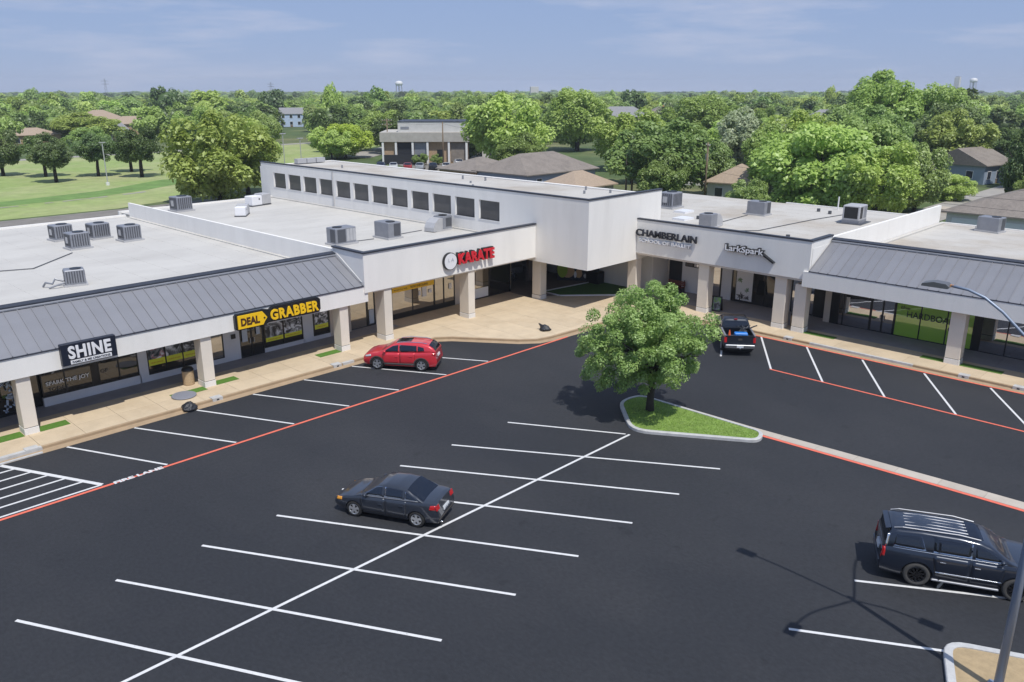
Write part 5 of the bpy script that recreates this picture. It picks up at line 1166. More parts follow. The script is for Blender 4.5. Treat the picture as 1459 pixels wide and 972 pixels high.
T(97,64.5,7.2,3.6,'mid','smaller green tree beside the wooden utility pole',z0=.6)
T(191.3,117.1,14.5,9.8,'mid','dense green tree below the skyline above the tan roofs',z0=1.5)
T(133.5,71.0,12.6,6.4,'silver','pale silvery tree with light branch tips',z0=1.5)
T(131,61.8,12.6,7.0,'bright','bright green tree right of the pale silvery tree',z0=1.3)
T(110.6,52.0,11.2,6.6,'bright','yellowish feathery tree behind the right block roof',z0=.9)
T(106,45.2,12.0,8.0,'bright','large loose green tree directly behind the right block roof',z0=1)
T(102.5,37.6,9.8,5.2,'bright','green tree at the right end of the roofline near the parapet',z0=.8)
T(116.1,37.6,9.2,4.2,'mid','green tree in front of the brown roofed house',z0=.8)
T(199,73.5,19.2,9.0,'bright','tallest tree of the right skyline with a broad lit crown',z0=2.5)
T(204,63.5,17.3,7.6,'bright','tall tree just right of the tallest right skyline tree',z0=2.5)
T(166,48.5,12.2,6.3,'bright','round bright tree in front of the blue-grey house',z0=2.4)
T(124,27.0,11.4,3.6,'dark','dark leaning tree cut by the right edge of the photo',z0=1.2)
T(112,22.5,6.8,3.0,'bright','small leafy tree low at the right edge over the garage roof',z0=.6)
T(132.8,38.1,4.0,3.1,'bright','low rounded bush in front of the blue-grey house',z0=.1)
T(179.8,71.2,12.5,7.3,'mid','green tree left of the tallest right skyline tree',z0=1.4)
T(112.6,66.5,8.6,4.2,'mid','green tree behind the tan roofed cottage',z0=.8)
T(300,88,15.6,8.4,'dark','dark tree near the distant white buildings at the right',z0=2,far=True)
T(230.9,275.1,9.0,3.8,'bare','greyish bare-looking tree behind the white commercial building',z0=1.6,far=True)
T(157,273.6,9.8,7.5,'dark','large dark evergreen right of the pale blue house',z0=.6,far=True)
T(95.5,50.5,5.2,2.9,'mid','low green tree just over the roof edge in front of the cottage side',z0=.6)
T(118,58.5,10.5,5.4,'bright','fresh green tree rising behind the cottage roof',z0=1)
T(121,46.5,12.6,6.4,'mid','full green tree behind the large loose one over the right roof',z0=1)
T(118,85,8.2,4.6,'bright','light green tree between the wooden pole and the small tan-roofed house',z0=.8)
T(160,90,9.5,6.0,'bright','light green tree above the small tan-roofed house',z0=1.2)
T(155,58,12.6,6.6,'mid','green tree left of the brown roofed house',z0=1.2)
T(178,52,13.6,7.0,'dark','darker tall tree behind the round bright tree at the right',z0=1.5)
# --- woods behind, tree by tree
WOOD=[(122.3,45.7,6.8,5.2),(157,33.2,10.7,4.6),(165,34,7.6,4.4),(177.6,36.5,9,4.3),(156.4,75.3,8.4,6.3),(164.2,78.1,10.9,4.4),(164.9,84.9,7.2,5.5),(186,78.2,9,5.6),(180.5,84.2,9.1,5.9),(216.3,53.1,7.1,6.4),(177.3,95.3,9.5,4.3),(130.9,142.3,8.4,5.8),(197.6,82,6.9,4.5),(140.4,142.6,10.4,4.6),(102.7,181,10.5,4.9),(187.9,97.2,9.4,4.4),(211.1,80.5,10.9,4.7),(134.7,157.2,9.6,3.9),(219.4,77,9.9,5),(60.1,236.5,7.4,4.4),(195.9,101.1,11.5,4),(228.2,68.9,7.7,5.3),(131.2,167.1,9.6,5.9),(106.7,197.2,7.2,5.1),(209.5,95.6,8.8,5),(123.8,181.9,8.5,5.6),(61.3,245.7,7.7,3.7),(214.9,92.5,6.6,4),(201.4,108.6,10,5.7),(226.4,83.7,11.4,5),(259.5,51,6.9,5.2),(135,176.7,10.7,6.3),(105.8,208.8,7.9,3.8),(216,99.2,9.1,3.8),(112.8,204.7,10.8,5.1),(155.4,162.9,9.1,4.9),(224.1,96.8,8.4,4.5),(67.1,256.1,9.2,5),(132.9,190.4,6.6,5.9),(209.1,114.2,6.6,4.8),(196.7,127.3,7,4.7),(149.6,176,7.3,5.3),(216.9,113.6,8.3,4),(223,107.8,8.1,5.1),(236.1,100,10.1,5.4),(136.2,200.2,11.4,5.4),(120.1,217.9,6.8,3.8),(162.5,176.5,11.3,5.1),(154.8,186.4,9.1,4.1),(253.1,92.3,8.4,5.9),(242,104.1,11,3.9),(264.8,82.9,7.8,6),(147.3,201.4,6.8,4.8),(142,208.3,11.3,5.6),(153.2,197.2,7.5,5.3),(119.9,231,6.7,4.1),(221.1,130,6.6,4.2),(174.1,178.6,7.3,5.6),(166.3,189.8,9.3,7.3),(253.7,104.6,7.6,6.7),(192.1,166.6,8.8,5.3),(129.1,235.3,10.5,5.4),(160.6,204.1,6.8,5.5),(268.3,98.1,9.1,6.3),(74.1,295.3,8.2,5.2),(205.1,169,11.1,5.7),(199.9,175.1,10.8,4.8),(253,123.4,8.4,7.3),(135,243.2,9.4,5.6),(246.1,133,8.3,6.5),(78.4,301.6,10.6,5),(161.2,222,8.8,5.2),(320.1,64.4,10.7,7.1),(177,212.3,10.5,5.5),(215.2,175.5,8.3,5.1),(247.1,143.6,8.4,6.8),(302.7,89.1,8.5,5.2),(209.3,182.9,10.1,6.6),(94.5,298.6,8.9,6.1),(82.3,312,10.5,4.4),(289.6,104.8,9.9,5.9),(176.1,221.3,6.8,6.5),(269.5,130.2,6.8,4.5),(261.9,138.2,10.7,6.5),(81.3,324,11,6.9),(145.3,260.7,9.3,5.3),(213.5,192.6,8.7,7.3),(140,269,8,5.5),(180,230.5,11.5,6.4),(94,317.7,7.5,5),(228.6,184.7,11.3,6.4),(308,108.8,9.6,5.1),(216.5,200.5,9.3,4.6),(324,95.5,7,6.9),(203.2,217.1,10.8,4.5),(211.2,211.4,9.9,5.2),(316.5,106.5,8.2,4.7),(271.2,154.3,9,7.3),(281.4,152.3,10.3,7.2),(224,213.2,12.6,6.9),(343.9,94.9,8.6,4.2),(103.1,336,7.8,5.7),(335.2,104.7,11.9,6.3),(237.1,203.7,11.2,6),(293.1,148,8.6,5.5),(150.7,292.7,9.6,6.8),(92.6,351.9,12.5,5.9),(281.4,163.7,11.3,6.7),(312.5,134,7.7,5.2),(101.7,344.9,12.3,5.6),(213.7,236.2,10.6,6.4),(164.1,286.1,8.4,5.8),(294.2,157.9,8.3,7.2),(237.5,215.5,11.8,6.1),(195.3,257.7,10.7,4.9),(376.3,77.6,8.9,6),(346.6,108.6,12.4,6.1),(357.9,99.3,11.4,5),(283.7,174.7,9.5,6.4),(252,207.2,8.7,6.6),(98.7,360.9,10.8,4.6),(321.6,138.9,9.2,6.4),(105.4,357.3,9,6.5),(307.9,155.9,9.2,6.2),(158.3,305.5,7.2,5.8),(362.6,103.7,12.5,4.5),(300.8,165.9,8.1,5.5),(259.9,211.4,10.4,6.3),(394.5,78.2,7.5,5.7),(323,149.8,11.4,5.5),(216.9,257.1,10.6,5.5),(227.5,247,10.8,5.6),(200.6,274.7,12.4,6.6),(354.1,121.6,10.6,5.5),(249.2,227.5,10.5,6.7),(111.4,368,10.1,5.6),(308.6,177.1,8.7,4.6),(153.1,332.7,8.1,5),(300.1,186.1,8,4.8),(193.7,292.6,9,6.8),(335.5,151.6,7.8,5.8),(238.5,249,12.5,7),(134.6,353,11,7.4),(375.9,112.1,11.2,6.6),(389.2,99.3,8.2,7.4),(405.6,83,9.2,4.7),(316.8,172.5,8,6),(349,141.6,12.1,5.2),(115.8,376.3,9,5.8),(225.6,268.1,10.9,7.5),(169.2,325.7,7.8,7.2),(176,320.5,9.2,5.6),(161.7,336.4,11.2,6),(215.5,284.5,9.6,5.6),(330.9,169.4,8.4,5),(273.8,228.4,10.7,7.4),(111.8,390.9,12.6,7.4),(225.2,280.4,11.8,5.5),(252,254.9,8,7.1),(269.3,239.3,12.6,7.4),(355.5,153.3,8.4,5.8),(203.4,305.6,8.8,4.4),(417.6,91.8,11.7,5.5),(397.6,112.1,9.1,6.5),(301.1,208.8,9.1,5.1),(338.9,172.8,9.3,6.9),(122.6,390.6,8.3,6.4),(416.2,98.5,10.9,4.8),(267.1,249.5,12.6,4.4),(176.8,340.8,8,5.2),(238.5,281,9.5,4.6),(306.4,213.2,11.4,4.9),(157.8,362.6,10.2,5.7),(148.1,374,8.1,4.5),(235.4,289.1,12.1,7.2),(121.3,403.4,10.2,6.9),(358.7,166.2,12.6,4.5),(105.6,419.5,8.2,5.8),(332.8,194,10,6.1),(437.2,89.7,12.2,4.5),(372.5,154.5,12.5,7.3),(321.2,206,7.2,5.4),(388.5,139,11.1,7.4),(302.3,228.5,7.6,4.9),(243.8,287.3,11.5,4.6),(382,149.3,7.6,5.1),(171.6,360,10.1,6),(132.8,400.4,7.9,4.5),(164.5,369.1,10.2,4.4),(367,168.4,10.2,7.3),(224.2,311.6,10.4,5.8),(261,274.9,8.2,7.4),(311.9,224.1,11.9,4.9),(391.2,147.1,7.8,4.8),(434.8,103.5,7.3,4.3),(301.2,240,10.6,5.5),(156.3,385.2,12.5,6),(350.5,191.4,8.5,6.9),(242.1,300,8.7,6.5),(382.3,162,12.3,5.7),(358.7,187.7,12.4,5.7),(182.6,364.1,8.8,5.3),(315.9,232,9.5,4.5),(311.7,237.3,8.4,5.2),(263.7,285.3,9.2,7.2),(441,108.3,7.3,6.3),(126.6,424.7,10.8,4.4),(414.2,137.2,9.4,6.9),(119.7,432.1,11,6.1),(304.8,247.3,8.6,6.4),(451,103.1,10.8,7.1),(397.5,157.5,8.5,4.8),(215.2,340.7,7.6,4.8),(341,215.1,9.6,7.2),(153.2,403,8.5,6.6),(195.4,362.3,9.5,5.3),(274.7,285.7,12.5,5.5),(269.6,290.8,9.8,4.9),(264,298.1,11.6,5.2),(465.8,96.3,7.4,6.6),(254.5,308.5,11.7,6.4),(191.3,373.7,12.3,7.1),(369.7,195.8,7.9,5.7),(381.1,184.6,10.3,4.2),(121.6,444.4,7.9,5.9),(116.4,449.8,10.3,4.9),(181.3,385.4,7.2,5.1),(135.3,433,11.4,5.7),(249.4,321,11.2,6.2),(155.6,415.2,11.4,4.2),(449.2,122.6,8.6,5.8),(200.4,371.9,9.8,4.6),(314.9,257.5,11.1,5.3),(293.9,278.7,10.3,5.3),(421.7,151.6,7.2,4.9),(289.5,284.1,12.4,4.4),(337,237.3,12.4,6.8),(414.9,160.9,8,6.3),(325.8,250.2,11.9,5.2),(345.9,230.2,10,6.6),(257.5,319.1,11,5),(390.5,186.2,7.8,5),(331.5,245.7,9.7,5.6),(180.7,397,7.9,6.5),(409,169.7,8.8,7.2),(174.5,405.7,11.4,4.7),(471.9,108.7,10.7,6.3),(320.1,262.6,7.9,5.2),(464,118.8,10.8,5.2),(357.2,227.2,11,6.2),(235.3,349.2,9.1,7.2),(115.8,469.6,10,6.9),(215.8,369.9,9.6,4.4),(488.2,97.7,11.8,6.6),(443.5,142.5,11.2,5.5),(202.8,384.6,10,7.4),(223.2,364.3,10.8,7.3),(257.9,330.4,11,6),(306.1,282.6,11.1,7),(368.4,220.4,11.9,4.8),(373.4,215.8,11.2,5.4),(353.4,236.7,11.6,4.4)]
LM=[(56,113,'the huge light green tree'),(76,266,'the long tan bungalow'),(110,290,'the gabled tan houses'),(192,312,'the pale blue house'),(118,142,'the white commercial building'),(117,114,'the tall bright tree by the parked cars'),(103,94,'the hipped grey roof'),(171,101,'the long tan woodland roof'),(126,77,'the small tan-roofed house'),(110,60,'the tan cottage'),(135,72,'the silvery tree'),(199,73,'the tallest right skyline tree'),(146,51,'the brown roofed house'),(163,44,'the blue-grey house'),(265,170,'the distant pale house'),(300,105,'the distant dark-roofed house'),(360,260,'the distant grey apartment block'),(230,275,'the greyish bare tree')]
for (x,y,h,r_) in WOOD:
    az=math.atan2(y,x); d=math.hypot(x,y); rr=random.Random(x*7+y)
    l=min(LM,key=lambda q:(q[0]-x)**2+(q[1]-y)**2); laz=math.atan2(l[1],l[0]); ld=math.hypot(l[0],l[1])
    rel='left of' if az-laz>.035 else 'right of' if az-laz<-.035 else 'beyond' if d>ld else 'in front of'
    key=rr.choices(['mid','bright','dark'],[5,4,2.6])[0]; tone={'mid':'mid green','bright':'light green','dark':'dark green'}[key]
    size='tall' if h>10.4 else 'low' if h<8 else 'medium'; sh='broad' if r_>6 else 'narrow' if r_<4.8 else 'rounded'
    tree(x,y,h,r_,key,'%s %s %s tree in the woods %s %s'%(size,sh,tone,rel,l[2]),'trees in the woods behind the shopping centre',z0=h*.14,far=d>235)
# --- woodland out to the horizon: instances on points
def woodland():
    g=np.random.default_rng(99); P_=[];Q=[];S=[]
    prot=[(192,312,14),(118,138,20),(360,262,26),(80,262,12),(100,285,14),(118,302,16),(185,98,12)]
    d=285.0
    while d<2700:
        sp=8.5+ (d-285)*.0085; nn=int(1.85*d/sp)
        for k in range(nn):
            a=YAW+(k+g.uniform(-.5,.5))/nn*1.85-.925; dd=d+g.uniform(-.5,.5)*sp; x,y=dd*math.cos(a),dd*math.sin(a)
            if d<420 and (g.uniform()<.25 or any((x-p[0])**2+(y-p[1])**2<p[2]**2 for p in prot)): continue
            az_=math.atan2(y,x)
            if any(a0<az_<a1 and dd<dm for a0,a1,dm in ((1.0,1.045,365),(1.177,1.235,345),(.594,.663,352),(.416,.453,320))): continue
            if g.uniform()<.07: continue
            P_.append((x,y,terr(dd)+.3)); Q.append(g.uniform(0,6.28)); rad_=sp*.62*g.uniform(.75,1.25); hh=g.uniform(5.5,10.5)*(1.5 if g.uniform()<.05 else 1); S.append((rad_,rad_,hh))
        d+=sp*.9
    me=bpy.data.meshes.new('woodland'); n=len(P_); me.vertices.add(n); me.vertices.foreach_set('co',np.array(P_,dtype=np.float32).ravel())
    a=me.attributes.new('rz','FLOAT','POINT'); a.data.foreach_set('value',np.array(Q,dtype=np.float32)); a=me.attributes.new('scl','FLOAT_VECTOR','POINT'); a.data.foreach_set('vector',np.array(S,dtype=np.float32).ravel())
    o=bpy.data.objects.new('woodland',me); COL.objects.link(o); tag(o,'dense green woodland stretching away to the horizon','woodland',None,'stuff')
    vc=bpy.data.collections.new('crown_variants')
    for i,(k,j) in enumerate((('mid',0),('dark',1),('bright',2),('mid',3),('dark',0),('mid',1),('bright',3),('yellow',2))):
        if k=='yellow' : k='bright'
        ob=bpy.data.objects.new('crown_variant',FARF[k][j]); vc.objects.link(ob)
    ng=bpy.data.node_groups.new('scatter','GeometryNodeTree'); ng.interface.new_socket('Geometry',in_out='INPUT',socket_type='NodeSocketGeometry'); ng.interface.new_socket('Geometry',in_out='OUTPUT',socket_type='NodeSocketGeometry')
    gi=ng.nodes.new('NodeGroupInput'); go=ng.nodes.new('NodeGroupOutput'); L=ng.links.new
    ip=ng.nodes.new('GeometryNodeInstanceOnPoints'); ci=ng.nodes.new('GeometryNodeCollectionInfo'); ci.inputs[0].default_value=vc; ci.inputs['Separate Children'].default_value=True; ci.inputs['Reset Children'].default_value=True
    ip.inputs['Pick Instance'].default_value=True
    na=ng.nodes.new('GeometryNodeInputNamedAttribute'); na.data_type='FLOAT'; na.inputs[0].default_value='rz'; cx=ng.nodes.new('ShaderNodeCombineXYZ'); L(na.outputs[0],cx.inputs[2])
    ns=ng.nodes.new('GeometryNodeInputNamedAttribute'); ns.data_type='FLOAT_VECTOR'; ns.inputs[0].default_value='scl'
    ri=ng.nodes.new('FunctionNodeRandomValue'); ri.data_type='INT'; ri.inputs[4].default_value=0; ri.inputs[5].default_value=7
    L(gi.outputs[0],ip.inputs['Points']); L(ci.outputs[0],ip.inputs['Instance']); L(cx.outputs[0],ip.inputs['Rotation']); L(ns.outputs[0],ip.inputs['Scale']); L(ri.outputs[2],ip.inputs['Instance Index']); L(ip.outputs[0],go.inputs[0])
    md=o.modifiers.new('scatter','NODES'); md.node_group=ng
    return n
NW=woodland()
# ================================================================ houses and buildings behind
def house(name,x,y,rz,w,d,h,rh,wm,rm,label,cat='house',hip=True,wins=3,door=True,chim=False,over=.5,z=0,garage=False,storeys=1,halfridge=None):
    r=empty(name,label,cat,None,(x,y,z),rz); hw,hd=w/2,d/2
    MB().box(-hw,-hd,0,hw,hd,h).build('wall',M[wm],r)
    ow,od=hw+over,hd+over; k=halfridge if halfridge is not None else max(0.3,(ow-od))
    mb=MB()
    if hip: mb.add([(-ow,-od,h),(ow,-od,h),(ow,od,h),(-ow,od,h),(-k,0,h+rh),(k,0,h+rh),(-ow,-od,h-.15),(ow,-od,h-.15),(ow,od,h-.15),(-ow,od,h-.15)],[(0,1,5,4),(1,2,5),(2,3,4,5),(3,0,4),(6,7,1,0),(7,8,2,1),(8,9,3,2),(9,6,0,3),(9,8,7,6)])
    else: mb.add([(-ow,-od,h),(ow,-od,h),(ow,od,h),(-ow,od,h),(-ow,0,h+rh),(ow,0,h+rh),(-ow,-od,h-.15),(ow,-od,h-.15),(ow,od,h-.15),(-ow,od,h-.15)],[(0,1,5,4),(1,2,5),(2,3,4,5),(3,0,4),(6,7,1,0),(7,8,2,1),(8,9,3,2),(9,6,0,3),(9,8,7,6)])
    rf=mb.build('roof',M[rm],r)
    if chim: MB().bbox(hw*.3,-.3,h,hw*.3+.9,.5,h+rh+.8,.03).build('chimney',M['brick'],rf)
    def win(cx,cz,face,ww=1.1,wh=1.2):
        if face=='s': f=MB().box(cx-ww/2-.09,-hd-.07,cz-.09,cx+ww/2+.09,-hd,cz+wh+.09).build('window',M['trim'],r); MB().box(cx-ww/2,-hd-.085,cz,cx+ww/2,-hd-.07,cz+wh).build('pane',M['winglass'],f)
        else: f=MB().box(-hw-.07,cx-ww/2-.09,cz-.09,-hw,cx+ww/2+.09,cz+wh+.09).build('window',M['trim'],r); MB().box(-hw-.085,cx-ww/2,cz,-hw-.07,cx+ww/2,cz+wh).build('pane',M['winglass'],f)
    for s_ in range(storeys):
        for i in range(wins): win(-hw+w*(i+.5)/wins,.9+2.7*s_,'s')
        for i in range(2): win(-hd+d*(i+.5)/2,.9+2.7*s_,'w')
    if door and wins>1: MB().box(-.5+w*.5/wins*0+hw*.0-1.9*0,-hd-.05,0,.5,-hd,2.1).build('door',M['wood'],r)
    if garage: MB().box(-hw-.05,-hd+.6,0,-hw,hd-.6,2.3).build('garage_door',M['trim'],r)
    return r
house('hipped_house',103,93.6,0,17,11.5,2.9,2.7,'bluewall','shingle','blue-grey house with a big hipped brown-grey roof behind the hall',wins=3,halfridge=4.2,chim=False)
house('low_wing_house',99.5,103.5,0,10.5,9.0,2.7,1.8,'brick','shingle','tan brick house wing left of the big hipped roof',wins=2)
house('garage_house',92.8,76.3,0,8.5,6.5,2.6,1.9,'palewall','shingle2','low tan-roofed garage right of the big hipped roof',wins=2)
house('garage_house',105,20.6,0,13.5,15.5,3.0,3.0,'palewall','shingle','white garage with a wide grey-brown hipped roof at the right edge',wins=0,door=False,garage=True,halfridge=1.4)
bh=house('blue_grey_house',163,44.5,R(-12),9,10,3.2,2.6,'bluewall','shingle','blue-grey house with white trim at the right, behind a round tree',hip=False,wins=3)
house('blue_grey_house',165.5,36.0,R(-12),8,7.5,3.2,2.4,'bluewall','shingle','blue-grey house end with white corner boards nearest the right edge',hip=True,wins=2)
house('brown_roof_house',146,51,R(-8),12,9,3.0,2.8,'palewall','shingle','pale house with a brown roof peeping out left of the blue-grey house',wins=2,chim=True)
house('cottage',110.5,60.3,R(10),7.5,7.0,2.9,2.4,'palewall','shingle2','pale cottage with a tan hipped roof between trees behind the right block',wins=2,halfridge=.4)
house('cottage',126.5,77.0,R(20),8,7,2.9,1.9,'palewall','shingle2','small tan-roofed house deeper among the trees, left of the cottage',wins=2,hip=False)
house('woodland_house',171,101,R(15),12,8,3.4,2.6,'brick','shingle2','house with a long tan roof and white chimney deep among the trees',hip=False,wins=2,chim=True)
house('woodland_house',141,139,R(40),14,8,3.2,2.4,'palewall','shingle2','pale house just visible behind the left end of the hipped roof',wins=3)
house('pale_blue_house',192.3,312.5,R(-38),9.5,8,5.2,2.4,'palebl','shingle3','two-storey pale blue house standing alone above the treetops',hip=False,wins=3,storeys=2,over=.3)
house('tan_bungalow',76,266,R(0),18,9,3.0,1.8,'brick','shingle2','long tan brick bungalow beyond the road at the far left',wins=4)
house('tan_bungalow',101,272,R(15),10,9,3.2,2.8,'palewall','shingle3','pale gabled house right of the broad domed tree',hip=False,wins=2)
house('tan_bungalow',117,318,R(15),14,10,4.8,3.2,'brick','shingle2','tan house with a low grey roof behind the pale gabled one',wins=3)
house('tan_bungalow',122.5,300,R(-10),17,9,3.8,2.4,'brick','shingle2','sandy brick house right of the pale gabled house',wins=3,chim=True)
house('distant_flats',268,199,R(-45),20,11,5.0,3.6,'brick','shingle3','distant grey-roofed apartment block with many gables near the skyline',hip=True,wins=6,storeys=2)
house('distant_flats',279,188,R(-40),14,11,5,3.6,'palewall','shingle','distant hipped apartment roof with an orange patch',hip=True,wins=5,storeys=2)
o=MB().add([(0,0,0),(2.6,0,0),(2.2,0,1.4),(.4,0,1.4)],[(0,1,2,3)]).build('roof_patch',mat('orange_tarp',(.75,.16,.06),.7)); o.parent=bpy.data.objects['distant_flats.001']; o.location=(-1,-4.4,8.2); o.rotation_euler=(R(-48),0,0)
house('distant_house',268,173,R(-45),11,9,4,3,'palewall','shingle3','distant pale house among trees right of the apartment roofs')
house('distant_house',270,118,R(-60),15,10,5.5,3.4,'palewall','shingle3','distant dark-roofed house below the right skyline',wins=4)
# commercial building
cb=empty('commercial_building','white two-tier commercial building with tan brick bays behind the parked cars','building',None,(118.4,140.2,0),R(-45))
w2=9.2
MB().box(-w2,0,0,w2,12,4.6).build('wall',M['brick'],cb); MB().box(-w2-.4,-.9,4.6,w2+.4,12.3,6.5).build('fascia',mat('grey_beige_render',(.40,.38,.35),.85,var=.1),cb); MB().box(-w2+3.4,.6,6.5,w2+3.2,12,8.7).build('upper_parapet',mat('off_white_render',(.52,.52,.51),.85,var=.08),cb)
MB().box(-w2-.35,-.85,6.5,w2+.35,12.2,6.6).build('roof_deck',M['roofold'],cb); MB().box(-w2+3.3,.5,8.7,w2+3.3,12.1,8.82).build('coping',M['coping'],cb)
cm=MB().box(-.22,-.8,0,.22,-.3,4.6).mesh('column',M['trim'])
for x in (-9,-6.2,-2.6,.6,5.2,9.0): inst('column',cm,cb,(x,0,0))
for (a,b,k) in ((-5.9,-2.9,'darkwall'),(-2.3,.3,'hvac'),(5.6,8.7,'shingle')): MB().box(a,-.12,.4,b,.0,4.4).build('bay_panel',M[k],cb)
MB().box(2.6,-.06,0,3.8,0,2.9).build('door',M['black'],cb); MB().box(-5.2,-.02+.55,7.2,-3.4,.6,7.7).build('vent_grille',M['hvac'],cb)
tag(MB().add([(0,0,0),(8.5,0,0),(8.5,.2,0),(0,.2,0),(0,0,2),(8.5,0,2),(8.5,.2,2),(0,.2,2)],[(0,1,5,4),(1,2,6,5),(2,3,7,6),(3,0,4,7),(4,5,6,7)]).build('dark_screen_wall',M['darkwall']),'low dark wall in front of the white commercial building','wall')
o=bpy.data.objects['dark_screen_wall']; o.location=(110.6,144.6,0); o.rotation_euler=(0,0,R(-45))
def bush(x,y,h,r_,key,lab): 
    o=inst('bush',MIDF[key][0],None,(x,y,-.1),(0,0,x),(r_,r_,h)); tag(o,lab,'bush')
bush(115.2,138.0,2.6,2.0,'mid','clipped dark bush in front of the low dark wall'); bush(117.5,135.6,2.4,1.6,'mid','smaller clipped bush beside the low dark wall')
# small parked cars behind
def small_car(col,label,x,y,rz,grp='cars parked behind the hall'):
    c=Car(4.5,1.8,.22,[(2.25,.7),(2.0,.84),(1.1,.95),(-1.6,1.05),(-2.25,1.02)],[(1.4,.9),(1.1,.97),(.3,1.42),(-.9,1.46),(-1.6,1.25),(-2.0,1.0)])
    root=empty('parked_car',label,'car',grp,(x,y,.02),rz); m_=paint('car_paint_%s'%label[:5],col,.2,.3)
    b=c.skin(c.low,-2.25,2.25,14).build('body',[m_],root); fixn(b); g_=c.skin(c.high,-2.0,1.38,16,shift=False).build('cabin',[m_],root); fixn(g_)
    for sg_ in (1,-1): c.patch([(1.0,.99),(-1.5,1.05),(-1.2,1.30),(.35,1.36)],.012,6,3,side=sg_).build('side_window',M['carglass'],root)
    c.tpatch(.36,1.25,.08,.1,n=4).build('windscreen',M['carglass'],root); c.tpatch(-1.9,-1.1,.08,.1,n=4).build('rear_window',M['carglass'],root)
    wm=MB(); wm.cyl((0,0),.32,-.1,.1,12); me_=wm.mesh('wheel',M['tyre'])
    for wx in (1.35,-1.35):
        for sg_ in (-1,1): inst('wheel',me_,root,(wx,sg_*.78,.32),(R(90),0,0))
    return root
cols={'white':(.6,.6,.6),'dark blue':(.02,.03,.07),'silver':(.4,.41,.43),'black':(.015,.015,.018),'red':(.35,.03,.03),'grey':(.12,.125,.13)}
row=[('dark blue',103.9,136.8,'dark blue car, leftmost behind the hall roof'),('white',104.9,134.2,'white car second from the left behind the hall roof'),('red',106.6,131.8,'dark red car beside the white one behind the hall'),('silver',108.4,130.0,'silver pickup-like car in the middle of the rear row'),('black',110.2,128.2,'black car right of the silver one in the rear row'),('white',112.0,126.2,'white car in the middle right of the rear row'),('grey',113.6,124.2,'grey car near the right end of the rear row'),('dark blue',118.2,121.2,'dark blue car under the large bright tree'),('silver',122.0,128.4,'silver car beside the brown wall of the rear parking'),('white',119.5,130.8,'white van-like car parked before the commercial building door'),('black',124.2,126.0,'black car in shade under the large bright tree'),('white',126.5,131.0,'white car at the far right of the rear parking')]
for (k,x,y,lab) in row: small_car(cols[k],lab,x,y,R(48+random.Random(x).uniform(-8,8)))
small_car(cols['black'],'black car parked at the far left beyond the lawn',55.8,209.5,R(5),'cars on the far road'); small_car(cols['silver'],'silver car at the far left edge beyond the lawn',51.5,205.5,R(5),'cars on the far road'); small_car(cols['white'],'white car parked beside the tan bungalow at the far left',60,222,R(80),'cars on the far road')
# utility poles and wires
def upole(x,y,h,lab,arms=2,rz=0,tr=False):
    r=empty('utility_pole',lab,'utility pole',None,(x,y,0),rz); MB().tube([(0,0,0),(0,0,h)],[.16,.11],8).build('pole',M['wood'],r)
    for k in range(arms): MB().box(-1.1,-.06,h-.5-k*.9,1.1,.06,h-.38-k*.9).build('crossarm',M['wood'],r)
    mb=MB()
    for k in range(arms):
        for xx in (-1,-.4,.4,1): mb.cyl((xx,0),.05,h-.38-k*.9,h-.2-k*.9,6)
    if arms: mb.build('insulator',M['trim'],r)
    if tr: MB().cyl((.35,0),.25,h-2.6,h-1.6,10).build('transformer',M['hvacl'],r)
    return r
upole(100.1,72.0,9.2,'tall wooden utility pole standing before the loose grey-green tree',1,R(45)); upole(99.2,72.4,6.6,'shorter grey utility pole close beside the tall wooden one',0)
upole(113.7,147.1,9.4,'dark utility pole with crossarms left of the commercial building',2,R(-45)); upole(111.6,126.6,9.3,'brown utility pole in front of the commercial building',0); upole(103,61.5,8.6,'utility pole with a grey transformer among the trees',1,R(45),True)
upole(84.8,-4,8.0,'utility pole beyond the right edge of the picture',2,0)
def post(x,y,h,lab,r_=.06): 
    r=empty('lamp_post',lab,'lamp post',None,(x,y,0)); MB().tube([(0,0,0),(0,0,h)],r_,6).build('pole',M['hvacl'],r); MB().box(-.5,-.15,h,.5,.15,h+.12).build('lamp_head',M['hvacl'],r); MB().cyl((0,0),.3,0,.5,8).build('footing',M['trim'],r)
post(69.2,115.6,9.0,'thin grey pole by the end of the clerestory hall'); post(74,118.5,8.0,'thin pale pole right of the wide bright tree'); post(54,147.0,7.0,'thin lamp post standing on the lawn between the dark trees',.09); post(121.3,150.5,6.5,'thin post on the grass left of the commercial building')
def wire(a,b,sag,lab,r_=.018):
    a=Vector(a);b=Vector(b); P_=[a.lerp(b,t/12)-Vector((0,0,sag*4*(t/12)*(1-t/12))) for t in range(13)]
    tag(MB().tube(P_,r_,4).build('overhead_wire',M['black']),lab,'wire','overhead wires behind the right roofs')
for k,(za,zb,off_) in enumerate(((8.8,7.6,0),(8.6,7.5,.5),(7.6,6.6,0),(6.4,5.7,.2))):
    wire((100,72-off_,za),(84.8,-4,zb),1.4,('top overhead wire behind the right roofs','second overhead wire from the top behind the right roofs','third overhead wire from the top behind the right roofs','lowest overhead wire behind the right roofs')[k])
wire((100,72,8.7),(103,61.5,8.1),.3,'short overhead wire toward the pole with the transformer'); wire((100,72,8.8),(111.6,126.6,9.0),1.2,'overhead wire running left from the tall wooden pole')
wire((111.6,126.6,9.0),(113.7,147.1,9.0),.5,'overhead wire between the two poles by the commercial building')
